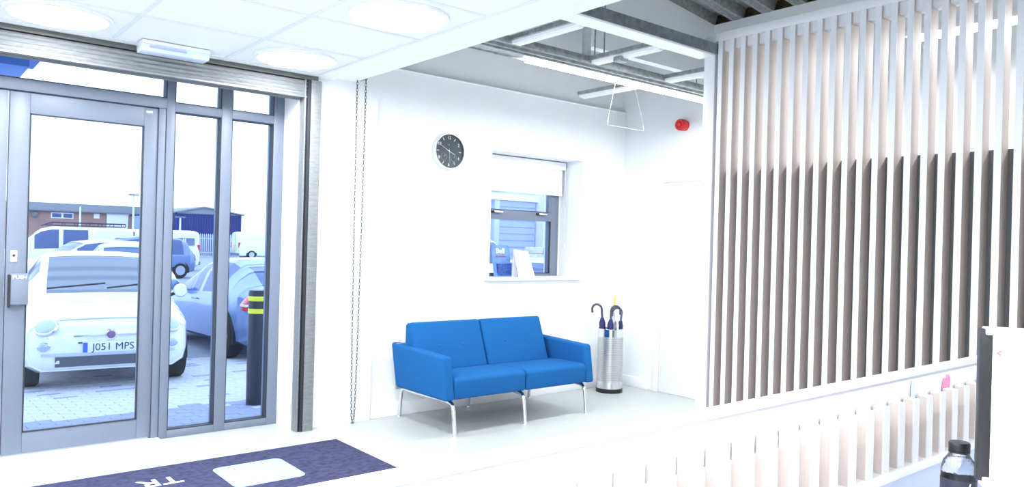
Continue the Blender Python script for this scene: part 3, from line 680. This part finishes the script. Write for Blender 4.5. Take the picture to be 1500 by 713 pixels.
# ---- vehicles
M_tyre = mat('tyre_rubber', (30, 31, 34), .8, bump=.1, bscale=60); M_rim = mat('alloy_rim', (190, 195, 204), .3, .6, bump=.01); M_win = mat('car_glass', (70, 92, 140), .12, spec=.45, bump=.005)
M_winl = mat('windscreen_glass', (84, 98, 118), .05, coat=1., spec=.8, bump=.005)
M_tail = mat('tail_lamp', (205, 40, 56), .2, coat=.5, bump=.01); M_plate = mat('plate_white', (228, 232, 240), .4, bump=.01); M_head = mat('headlamp', (172, 188, 208), .08, .25, coat=.8, bump=.1, bscale=40)
M_trim = mat('car_trim_grey', (112, 118, 132), .6, bump=.03); M_txt = mat('plate_black', (48, 52, 70), .5, bump=.01)
RING = 11
def ring(zb, zs, zt, hw, hwt):
    wtop = hwt
    return [(0, zb), (hw * .82, zb), (hw * .96, zb + .07), (hw, zb + .42 * (zs - zb)), (hw * .99, zs - .09 * min(1, (zs - zb))), (hw * .955, zs),
            ((hw * .955 + wtop) / 2 + .01, zs + (zt - zs) * .55), (wtop, zs + (zt - zs) * .86), (wtop * .86, zs + (zt - zs) * .96), (wtop * .45, zt - .004), (0, zt)]
def vehicle(name, label, keys, paint, loc, rz, rx=0., wheels=((1.15, -1.15), .31), ws=None, rs=None, sides=(), group=None, track=None, cat='car', wsm=None, scale=1.):
    """keys: (y, zb, zs, zt, hw, hwt) from nose to tail; ws / rs: (y0, y1) of windscreen and rear screen; sides: [(y0,y1)] side windows"""
    t = thing(name, label, cat, loc, rz, group, rx=rx); t.scale = (scale,) * 3
    K = np.array(keys)[::-1]; ys = K[:, 0]
    grid = sorted(set(list(np.linspace(ys[0], ys[-1], 74)) + [a for p in ([ws] if ws else []) + ([rs] if rs else []) + list(sides) for a in p] + list(ys)))
    cols = [np.interp(grid, ys, K[:, i]) for i in range(1, 6)]
    ker = np.array([1, 2, 1]) / 4.
    for c in cols:
        for _ in range(2):
            p = np.concatenate([[c[0]], c, [c[-1]]]); c[1:-1] = np.convolve(p, ker, 'valid')[1:-1]
    body, glassf = MB(), []
    V = []
    for i, y in enumerate(grid):
        h = ring(*[c[i] for c in cols]); full = [(x, y, z) for x, z in h] + [(-x, y, z) for x, z in h[-2:0:-1]]
        V.append(full)
    n = len(V[0]); base = sum(V, [])
    groups = {'body': []}
    def inside(a, b, rng): return rng and a >= rng[0] - 1e-6 and b <= rng[1] + 1e-6
    for i in range(len(grid) - 1):
        a, b = grid[i], grid[i + 1]
        for j in range(n):
            jj = j if j < RING - 1 else n - 1 - j     # mirrored half index (segment)
            key = 'body'
            if jj >= 8 and inside(a, b, ws): key = 'windscreen'
            elif jj >= 8 and inside(a, b, rs): key = 'rear_window'
            elif jj in (5, 6):
                for q, s_ in enumerate(sides):
                    if inside(a, b, s_): key = ('side_window', q, j < RING - 1)
            groups.setdefault(key, []).append((i * n + j, i * n + (j + 1) % n, (i + 1) * n + (j + 1) % n, (i + 1) * n + j))
    groups['body'] += [tuple(range(n))[::-1], tuple((len(grid) - 1) * n + j for j in range(n))]
    bvh = BVHTree.FromPolygons([Vector(p) for p in base], sum(groups.values(), []))
    bo = None
    for key, fs in groups.items():
        used = sorted({i for q in fs for i in q}); mp_ = {u: k for k, u in enumerate(used)}
        nm = key if isinstance(key, str) else key[0]
        mb = MB().add([base[u] for u in used], [tuple(mp_[i] for i in q) for q in fs])
        m_ = paint if nm == 'body' else ((wsm or M_win) if nm == 'windscreen' else M_win)
        o = mb.build(nm, m_, t, True)
    (yw, R_) = wheels
    hwm = max(k[4] for k in keys)
    for y in yw:
        for s_ in (-1, 1):
            x = s_ * (hwm - .10)
            wl = MB().lathe([(R_ * .55, -.1), (R_ * .92, -.1), (R_, -.07), (R_, .07), (R_ * .92, .1), (R_ * .55, .1)], 24, (0, 0, 0), 'x').build('wheel', M_tyre, t, True); wl.location = (x, y, R_)
            MB().lathe([(R_ * .62, s_ * .095), (R_ * .60, s_ * .108), (R_ * .25, s_ * .10), (.02, s_ * .105)], 24, (0, 0, 0), 'x').build('rim', M_rim, wl, True)
            ahw = hwm + .004
            MB().prism([(y + math.cos(a) * R_ * 1.17, R_ + math.sin(a) * R_ * 1.17) for a in [PI * i / 14 - .15 for i in range(17)]], s_ * (ahw - .14), s_ * (ahw - .012)).build('wheel_arch', M_blackg, t)
    def surf(x, z, back=False):
        d = Vector((0, 1 if back else -1, 0)); h = bvh.ray_cast(Vector((x, -9 if back else 9, z)), d)
        return (h[0], h[1]) if h[0] else (Vector((x, 0, z)), Vector((0, 1, 0)))
    return t, surf
def lens(t, surf, x, z, rx_, rz_, m_, name, back=False, h=.025, parent=None):
    c, nrm = surf(x, z, back)
    if (nrm.y < 0) != back: nrm = -nrm
    up = Vector((0, 0, 1)); ax = up.cross(nrm).normalized(); ay = nrm.cross(ax)
    v = [c + nrm * h]; n = 22; ff = []
    rr = ((.35, .94), (.7, .75), (.93, .4), (1.0, -.6))
    for f_, hh in rr: v += [c + ax * rx_ * f_ * math.cos(2 * PI * i / n) + ay * rz_ * f_ * math.sin(2 * PI * i / n) + nrm * h * hh for i in range(n)]
    ff = [(0, 1 + i, 1 + (i + 1) % n) for i in range(n)]
    for k in range(len(rr) - 1): ff += [(1 + k * n + i, 1 + (k + 1) * n + i, 1 + (k + 1) * n + (i + 1) % n, 1 + k * n + (i + 1) % n) for i in range(n)]
    return MB().add(v, ff).build(name, m_, parent or t, True)

# small white city car facing the doors
M_fw = mat('white_car_paint', (236, 238, 238), .2, coat=.7, bump=.004)
fk = [(1.775, .34, .52, .60, .52, .34), (1.75, .26, .58, .66, .66, .42), (1.68, .20, .64, .735, .745, .47), (1.55, .18, .69, .80, .785, .52), (1.35, .18, .74, .865, .805, .56), (1.10, .18, .79, .925, .812, .60), (.86, .18, .85, .985, .814, .64), (.62, .18, .88, 1.14, .814, .625), (.25, .18, .90, 1.40, .814, .585), (-.15, .18, .91, 1.475, .814, .575), (-.8, .18, .92, 1.47, .812, .56), (-1.35, .22, .92, 1.36, .80, .53), (-1.62, .28, .90, 1.12, .76, .5), (-1.77, .36, .80, .88, .62, .4)]
FX, FY = 2.03, 10.52
fi, sf = vehicle('city_car', 'small white retro city car with round headlights parked facing the doors', fk, M_fw, (FX, FY, gz(FY - .5) - .02), PI - .10, SL, ((1.15, -1.15), .30), ws=(.22, .88), rs=(-1.66, -1.3), sides=((-.62, .45), (-1.3, -.72)), wsm=M_winl)
for s_ in (-1, 1):
    hb = lens(fi, sf, s_ * .585, .655, .118, .108, M_chrome, 'headlamp_bezel', h=.016); lens(fi, sf, s_ * .585, .655, .106, .096, M_head, 'headlamp', h=.034, parent=hb)
    fb = lens(fi, sf, s_ * .60, .455, .066, .052, M_chrome, 'lower_lamp_bezel', h=.014); lens(fi, sf, s_ * .60, .455, .058, .045, M_head, 'lower_lamp', h=.024, parent=fb)
def strip(t, surf, pts, hh, m_, name, th=.012, parent=None):
    """flat band following the nose surface through (x, z) points"""
    v = []; ff = []
    for x, z in pts:
        c, nrm = surf(x, z); c2, _ = surf(x, z + hh)
        y_ = c.y + th; y2 = c2.y + th
        v += [(x, y_, z), (x, y2, z + hh), (x, y_ - .03, z), (x, y2 - .03, z + hh)]
    for i in range(len(pts) - 1):
        a = 4 * i; b = a + 4
        ff += [(a, b, b + 1, a + 1), (a + 1, b + 1, b + 3, a + 3), (a, a + 2, b + 2, b)]
    return MB().add(v, ff).build(name, m_, parent or t, True)
xs = np.linspace(-.40, .40, 17)
strip(fi, sf, [(x, .245) for x in np.linspace(-.50, .50, 17)], .105, mat('grey_intake', (92, 96, 106), .8, bump=.05), 'lower_intake', .008)
strip(fi, sf, [(x, .36) for x in np.linspace(-.62, .62, 21)], .030, mat('bumper_bar', (196, 206, 226), .3, .2, bump=.01), 'bumper_strip', .016)
for s_ in (-1, 1): strip(fi, sf, [(s_ * x, .552) for x in np.linspace(.07, .34, 9)], .014, M_chrome, 'chrome_whisker', .014)
strip(fi, sf, [(x, .482) for x in np.linspace(-.30, .30, 11)], .012, M_blackg, 'upper_grille', .006)
bd_ = lens(fi, sf, 0, .565, .062, .062, M_chrome, 'badge', h=.016); lens(fi, sf, 0, .565, .050, .050, mat('badge_maroon', (128, 96, 130), .3, bump=.02), 'badge_field', h=.022, parent=bd_)
pc, _ = sf(0, .42); py_ = pc.y + .03
pl_ = box('number_plate', (-.26, py_ - .02, .385), (.26, py_, .495), M_plate, fi, bevel=.004)
box('plate_blue_band', (.215, py_ - .005, .389), (.258, py_ + .001, .491), mat('plate_blue', (60, 100, 220), .4, bump=.01), pl_)
text('plate_lettering', 'J051 MPS', .104, M_txt, pl_, frame3((-.022, py_ + .0012, .438), (-1, 0, 0), (0, 0, 1)), .0008)
strip(fi, sf, [(x, .705 + .02 * (1 - (x / .6) ** 2)) for x in np.linspace(-.46, .46, 13)], .006, mat('shut_line', (170, 176, 184), .5, bump=.01), 'bonnet_shut_line', .003)
for x0, x1 in ((.55, -.02), (-.04, -.52)):
    q = [(x0 + (x1 - x0) * i / 5, .93 - .1 * math.sin(PI * i / 5) * .2, 1.00 + .055 * i / 5 + .03) for i in range(6)]
    MB().tube([(a, b + .0, c - .0) for a, b, c in q], .010, 6).build('wiper', M_black, fi, True)
for s_ in (-1, 1):
    mr = MB().lathe([(.001, -.06), (.07, -.045), (.085, 0), (.07, .045), (.001, .06)], 18, (s_ * .90, .50, .98), 'y').build('door_mirror', M_fw, fi, True)
    MB().tube([(s_ * .79, .50, .93), (s_ * .88, .50, .96)], .02, 8).build('mirror_arm', M_blackg, mr, True)
# interior seats glimpsed behind the screen are omitted: the glass reads pale

# blue-grey coupe parked nose out beside it
M_cp = mat('blue_grey_paint', (132, 156, 204), .22, .35, coat=.6, bump=.004)
ckeys = [(2.15, .30, .50, .56, .55, .38), (2.08, .22, .58, .66, .74, .5), (1.85, .18, .68, .78, .83, .58), (1.3, .18, .76, .88, .865, .64), (.85, .18, .82, .96, .868, .68), (.6, .18, .85, 1.07, .868, .66), (.1, .18, .87, 1.32, .868, .60), (-.3, .18, .88, 1.395, .868, .58), (-.9, .18, .90, 1.385, .866, .56), (-1.45, .18, .92, 1.22, .862, .57), (-1.80, .20, .93, 1.03, .85, .60), (-2.02, .24, .90, .98, .82, .60), (-2.12, .30, .78, .86, .76, .5), (-2.16, .36, .60, .66, .66, .4)]
CX_, CY_ = 4.50, 12.05
co, scp = vehicle('coupe', 'blue grey three door car parked with its tail to the building', ckeys, M_cp, (CX_, CY_, gz(CY_) - .0), .03, -.012, ((1.32, -1.30), .325), ws=(.08, .86), rs=(-1.85, -1.25), sides=((-.25, .55), (-1.15, -.36)))
for s_ in (-1, 1):
    tl = MB().prism([(s_ * .875, .70), (s_ * .875, .80), (s_ * .80, .90), (s_ * .60, .89), (s_ * .57, .80), (s_ * .62, .73)], -2.13, -1.93, 'y').build('tail_lamp', M_tail, co, bevel=.02)
    MB().prism([(s_ * .878, .765), (s_ * .878, .795), (s_ * .60, .815), (s_ * .60, .79)], -2.136, -1.94, 'y').build('lamp_band', mat('lamp_white', (238, 226, 232), .3, bump=.01), tl)
    mr = MB().lathe([(.001, -.07), (.07, -.05), (.09, 0), (.07, .05), (.001, .07)], 18, (s_ * .965, .52, .95), 'y').build('door_mirror', M_cp, co, True)
    MB().tube([(s_ * .84, .52, .90), (s_ * .93, .52, .93)], .02, 8).build('mirror_arm', M_blackg, mr, True)
box('door_handle', (-.885, -.28, .76), (-.862, -.06, .785), M_cp, co, bevel=.006)
box('rear_plate', (-.26, -2.19, .50), (.26, -2.15, .61), mat('plate_yellow', (236, 216, 90), .4, bump=.01), co, bevel=.004)
box('bumper_trim', (-.72, -2.17, .30), (.72, -2.08, .40), M_trim, co, bevel=.02)

def hatch_keys(L=4.0, H=1.5, Wd=.86, bonnet=.95):
    f_ = L / 2
    return [(f_, .34, .55, .62, .55, .38), (f_ - .08, .24, .62, .72, .74, .5), (f_ - .35, .2, .72, .85, Wd - .02, .6), (f_ - bonnet, .2, .84, .98, Wd, .66), (f_ - bonnet - .25, .2, .87, 1.12, Wd, .65), (f_ - bonnet - .75, .2, .9, H - .06, Wd, .6), (f_ - bonnet - 1.2, .2, .91, H, Wd, .58), (-f_ + .6, .2, .93, H - .03, Wd, .57), (-f_ + .3, .22, .94, H - .2, Wd - .02, .57), (-f_ + .08, .26, .9, 1.02, Wd - .08, .55), (-f_, .36, .7, .8, Wd - .2, .45)]
def hatch(name, label, paint, loc, rz, L=4.0, H=1.5, Wd=.86):
    f_ = L / 2
    t, s_ = vehicle(name, label, hatch_keys(L, H, Wd), paint, loc, rz, 0, ((f_ - .8, -f_ + .7), .31), ws=(f_ - 1.65, f_ - .98), rs=(-f_ + .1, -f_ + .45), sides=((f_ - 2.35, f_ - 1.45), (-f_ + .55, f_ - 2.45)))
    for q in (-1, 1): lens(t, s_, q * .6, .68, .14, .08, M_head, 'headlamp'); lens(t, s_, q * .68, .82, .09, .16, M_tail, 'tail_lamp', True)
    c, _ = s_(0, .45); box('number_plate', (-.26, c.y - .01, .40), (.26, c.y + .02, .51), M_plate, t, bevel=.004)
    c, _ = s_(0, .6, True); box('rear_plate', (-.26, c.y - .02, .56), (.26, c.y + .01, .67), M_plate, t, bevel=.004)
    return t
G2 = gz(11)
hatch('hatchback', 'silver hatchback parked behind the white city car facing the building', mat('silver_paint', (196, 206, 222), .25, .4, coat=.5, bump=.004), (4.25, 18.6, G2), PI - .15)
hatch('hatchback', 'faded pink hatchback parked in front of the van with the roof rack', mat('pink_silver_paint', (206, 190, 202), .3, .2, coat=.4, bump=.004), (4.7, 25.5, G2), PI / 2 + .2)
hatch('people_carrier', 'slate blue tall car parked in front of the lettered white van', mat('slate_paint', (112, 134, 178), .25, .3, coat=.5, bump=.004), (7.45, 31.9, G2), PI / 2 + .15, 4.3, 1.62)
def van(name, label, paint, loc, rz, L=4.9, H=1.95, rack=False, word=None, rearcol=None):
    f_ = L / 2; Wd = .93
    keys = [(f_, .34, .6, .7, .6, .45), (f_ - .1, .25, .72, .85, .82, .6), (f_ - .5, .2, .88, 1.05, Wd, .72), (f_ - .85, .2, .96, 1.2, Wd, .76), (f_ - 1.5, .2, 1.0, H - .12, Wd, .78), (f_ - 1.9, .2, 1.02, H, Wd, .80), (-f_ + .2, .2, 1.04, H, Wd, .82), (-f_ + .04, .22, 1.04, H - .04, Wd - .02, .80), (-f_, .3, 1.0, H - .1, Wd - .06, .76)]
    t, s_ = vehicle(name, label, keys, paint, loc, rz, 0, ((f_ - .9, -f_ + .95), .34), ws=(f_ - 1.5, f_ - .9), sides=((f_ - 2.15, f_ - 1.3),) + (((f_ - 3.2, f_ - 2.3),) if rack else ()), cat='van')
    for q in (-1, 1):
        box('tail_lamp', (q * .80 - .07, -f_ - .02, .85), (q * .80 + .07, -f_ + .12, 1.25), M_tail, t, bevel=.01)
        lens(t, s_, q * .62, .78, .13, .10, M_head, 'headlamp')
    MB().box((-.012, -f_ - .012, .4), (.012, -f_ + .05, H - .12)).box((-.30, -f_ - .012, .98), (.30, -f_ + .05, 1.0)).build('door_seam', M_trim, t)
    box('rear_bumper', (-.85, -f_ - .06, .28), (.85, -f_ + .05, .45), M_trim, t, bevel=.02)
    box('rear_plate', (-.26, -f_ - .025, .62), (.26, -f_ - .005, .73), mat('plate_yellow', (236, 216, 90)), t)
    if rack:
        rk = MB(); y0, y1 = -f_ + .3, f_ - 1.9
        for q in (-1, 1): rk.tube([(q * .72, y0, H + .17), (q * .72, y1, H + .17), (q * .70, y1 + .35, H + .02)], .022, 6); rk.tube([(q * .72, y0, H + .05), (q * .72, y1 + .2, H + .05)], .018, 6)
        for k in range(7):
            y = y0 + (y1 - y0) * k / 6; rk.tube([(-.72, y, H + .04), (-.72, y, H + .17)], .016, 6); rk.tube([(.72, y, H + .04), (.72, y, H + .17)], .016, 6); rk.tube([(-.72, y, H + .06), (.72, y, H + .06)], .016, 6)
        rk.build('roof_rack', mat('rack_dark', (60, 58, 86), .5, .3, bump=.02), t, True)
    if word:
        xx = Wd * .955 + .02
        sgn = box('sign_panel', (xx - .16, -f_ + .35, 1.28), (xx - .0, -f_ + 1.55, 1.62), mat('sign_slate', (120, 128, 160), .5, bump=.01), t)
        text('van_lettering', word, .40, M_wp, sgn, frame3((xx + .003, -f_ + .95, 1.44), (0, 1, 0), (0, 0, 1)), .002, bold=.006)
    return t
M_vw = mat('white_van_paint', (232, 236, 244), .3, coat=.4, bump=.004)
van('panel_van', 'white van with dark roof rack parked beside the brick building', M_vw, (5.9, 36.5, G2), PI / 2 - .10, 4.9, 1.92, rack=True)
v2 = van('panel_van', 'long white van with lettering on its side behind the tall slate car', M_vw, (9.3, 38.8, G2), PI / 2 - .05, 5.0, 1.92)
# lettering on the flank that faces the doors (local +x side is away, so put it on the -x flank)
f_ = 2.5
sgn = box('sign_panel', (-.93, -f_ + .25, 1.22), (-.865, -f_ + 1.55, 1.56), mat('sign_slate', (120, 128, 160)), v2)
text('van_lettering', 'Bell', .36, M_wp, sgn, frame3((-.934, -f_ + .9, 1.385), (0, -1, 0), (0, 0, 1)), .002, bold=.006)
van('panel_van', 'white van with red tail lamps parked by the steel fence', M_vw, (23.0, 57.6, G2), -PI / 2, 5.0, 2.05)
# bollard
bo = thing('bollard', 'black bollard with two yellow bands standing outside the side light', 'bollard', (2.69, 6.90, gz(6.9)))
MB().lathe([(.092, -.03), (.092, 1.03), (.085, 1.055), (.001, 1.06)], 28).build('post', mat('bollard_black', (34, 38, 52), .35, bump=.02), bo, True)
for z in (.98, .865): MB().lathe([(.0935, z - .022), (.0945, z - .018), (.0945, z + .018), (.0935, z + .022)], 28, cap=False).build('reflective_band', mat('yellow_band', (238, 236, 60), .4, bump=.01), bo, True)
# long brick building across the yard
M_brick = mat('far_brickwork', (166, 130, 122), .9, var=.1, scale=.6, bump=.2, bscale=8); M_roof = mat('far_grey_roof', (138, 143, 150), .7, var=.06, scale=.5, bump=.1)
hb = thing('brick_building', 'long low brick building with grey roof across the yard', 'building', (14, 76, G2))
box('wall', (-22, 0, 0), (8.8, 8, 3.55), M_brick, hb); box('roof', (-22.3, -.25, 3.52), (9.0, 8, 4.17), M_roof, hb); box('gutter', (-22.3, -.35, 3.44), (9.0, -.2, 3.54), M_trim, hb)
def fwin(x0, x1, z0, z1, split=False, m_=None):
    f_ = MB(); f_.box((x0, -.05, z0), (x1, .02, z1)); fo = f_.build('window', M_white, hb)
    k = 2 if split else 1; wv = (x1 - x0) / k
    for i in range(k): box('pane', (x0 + i * wv + .08, -.08, z0 + .08), (x0 + (i + 1) * wv - .08, -.04, z1 - .08), m_ or M_win, fo)
fwin(-2.9, -1.2, 2.85, 3.35, True); fwin(.4, .85, 2.95, 3.40, False, M_white)
sd_ = box('roller_door', (1.45, -.10, 2.0), (3.2, .02, 3.45), M_white, hb); box('door_box', (1.4, -.2, 3.36), (3.25, .02, 3.52), M_white, hb)
for k in range(8): box('door_lath', (1.5, -.13, 2.02 + k * .165), (3.15, -.09, 2.165 + k * .165), M_white, sd_)
MB().lathe([(.25, 0), (.25, .1), (.1, .18)], 12, (-4.1, -.1, 3.1), 'y').build('wall_lamp', M_trim, hb)
# navy shed
nb = thing('steel_shed', 'dark navy corrugated shed with pale gable roof by the fence', 'shed', (18.8, 66, G2))
M_ny = mat('navy_cladding', (44, 52, 118), .6, bump=.02)
cr = MB(); npf = 26; prf = []
for k in range(npf): x = -.3 + 5.5 * k / npf; prf += [(x, 0), (x + .08, -.05), (x + .13, -.05), (x + .2, 0)]
v = [(x, y_, 0) for x, y_ in prf] + [(x, y_, 3.56) for x, y_ in prf]; n = len(prf)
cr.add(v, [(i, i + 1, n + i + 1, n + i) for i in range(n - 1)]); cr.build('cladding', M_ny, nb)
MB().box((-.3, .01, 0), (5.2, 7, 3.5)).build('body', M_ny, nb)
MB().prism([(-.5, 3.5), (2.0, 4.05), (5.4, 3.5), (5.4, 3.6), (2.0, 4.15), (-.5, 3.6)], -.2, 7, 'y').build('roof', M_roof, nb)
MB().prism([(-.3, 3.48), (2.0, 4.06), (5.2, 3.48)], -.05, .1, 'y').build('gable', M_roof, nb)
box('sign_plate', (3.9, -.09, 2.6), (4.2, -.05, 2.9), M_white, nb)
box('side_office', (-2.4, .5, 0), (-.3, 5, 3.2), mat('office_grey', (150, 168, 205), .6, bump=.02), nb)
fo_ = box('window', (-2.2, .42, 1.4), (-.5, .52, 2.8), M_white, nb); box('pane', (-2.05, .38, 1.5), (-.65, .44, 2.7), M_win, fo_)
# palisade fence
pf = thing('palisade_fence', 'pale grey steel palisade fence in front of the navy shed', 'fence', (16.2, 60.5, G2))
M_pal = mat('palisade_grey', (196, 206, 226), .5, .3, bump=.02)
p0 = None
for k in range(46):
    if p0 is None: p0 = MB().prism([(-.04, 0), (.04, 0), (.04, 1.75), (0, 1.85), (-.04, 1.75)], -.01, .01, 'y').build('pale', M_pal, pf)
    else: share(p0, 'pale', pf, (k * .155, 0, 0))
for z in (.35, 1.45): box('rail', (-.1, .01, z), (7.2, .05, z + .06), M_pal, pf)
# lamp posts
def lamp_post(lab, x, y, h, head=True):
    t = thing('lamp_post', lab, 'lamp post', (x, y, G2), group='posts in the yard')
    MB().tube([(0, 0, 0), (0, 0, h)], [.09, .06], 10).build('post', mat('white_post', (226, 232, 240), .5, bump=.01), t, True)
    if head: MB().box((-.35, -.12, h - .05), (.35, .12, h + .06)).build('lantern', M_trim, t, bevel=.03)
lamp_post('white flagless pole in front of the brick building windows', 12.1, 69, 3.75, False)
lamp_post('thin lamp post with a flat lantern beside the roller door', 14.62, 63, 4.65)
lamp_post('short lamp post by the palisade fence', 16.9, 59.0, 3.0)
# far hills and tree
hl = MB(); rows = []
xs = np.linspace(-40, 130, 60)
for j, (yy, hh) in enumerate(((120, 0), (128, 1.0), (136, .9))): rows.append([(x, yy, G2 - .3 + hh * (3.2 + 1.6 * math.sin(x * .09 + 1) + .8 * math.sin(x * .23))) for x in xs])
v = sum(rows, []); n = len(xs)
hl.add(v, [(j * n + i, j * n + i + 1, (j + 1) * n + i + 1, (j + 1) * n + i) for j in range(2) for i in range(n - 1)])
o = hl.build('hills', mat('hill_green', (110, 130, 104), .9, var=.08, scale=.2, bump=.1), None, True, kind='structure')
# ---- neighbouring unit seen through the small window
nu = thing('industrial_unit', 'pale blue clad unit with roller door beyond the small window', 'building', (11.5, 17.5, G2))
M_cl = mat('pale_blue_cladding', (196, 208, 236), .6, var=.05, scale=1, bump=.03); M_cl2 = mat('mid_blue_cladding', (168, 184, 226), .6, bump=.02)
box('wall', (0, .1, 0), (9, 6, 5.5), M_cl, nu)
rd = box('roller_door', (2.45, .02, 0), (3.92, .12, 3.0), M_cl2, nu)
for k in range(15): box('door_lath', (2.47, -.01, k * .2 + .02), (3.90, .03, k * .2 + .19), M_cl2, rd)
box('door_jamb', (2.28, -.05, 0), (2.46, .12, 3.1), M_cl, nu); box('pillar', (3.95, -.35, 0), (5.2, .12, 4.6), M_white, nu); box('lintel', (0, -.08, 3.0), (4.2, .12, 3.2), M_white, nu)
fo_ = box('window', (1.2, -.02, 3.3), (2.7, .12, 4.2), M_cl, nu); box('pane', (1.3, -.05, 3.4), (2.6, .0, 4.1), M_win, fo_)
for k in range(7): box('cladding_seam', (3.98, -.37, .5 + k * .55), (5.18, -.345, .52 + k * .55), M_cl, nu)
sw_ = thing('stone_wall', 'low pale stone wall in front of the blue clad unit', 'wall', (12.3, 14.2, G2))
M_st = mat('buff_stone', (206, 204, 186), .9, var=.15, scale=6, bump=.3, bscale=20)
sb = [MB().box((-.22, -.12, 0), (.22, .12, .16)).build('stone', M_st, sw_, bevel=.03)]; sb[0].location = (0, 0, 0)
for r_ in range(10):
    for k in range(9):
        if r_ == 0 and k == 0: continue
        share(sb[0], 'stone', sw_, (k * .45 + (.2 if r_ % 2 else 0), random.uniform(-.02, .02), r_ * .165), random.uniform(-.05, .05))
hatch('hatchback', 'silver blue car parked outside the small window', mat('ice_paint', (222, 230, 242), .25, .1, coat=.5, bump=.004), (9.75, 10.9, G2), PI / 2 + .5, 4.2, 1.47)
van('panel_van', 'white van parked outside the small window behind the leaflet', M_vw, (10.55, 15.0, G2), PI, 4.6, 1.9)
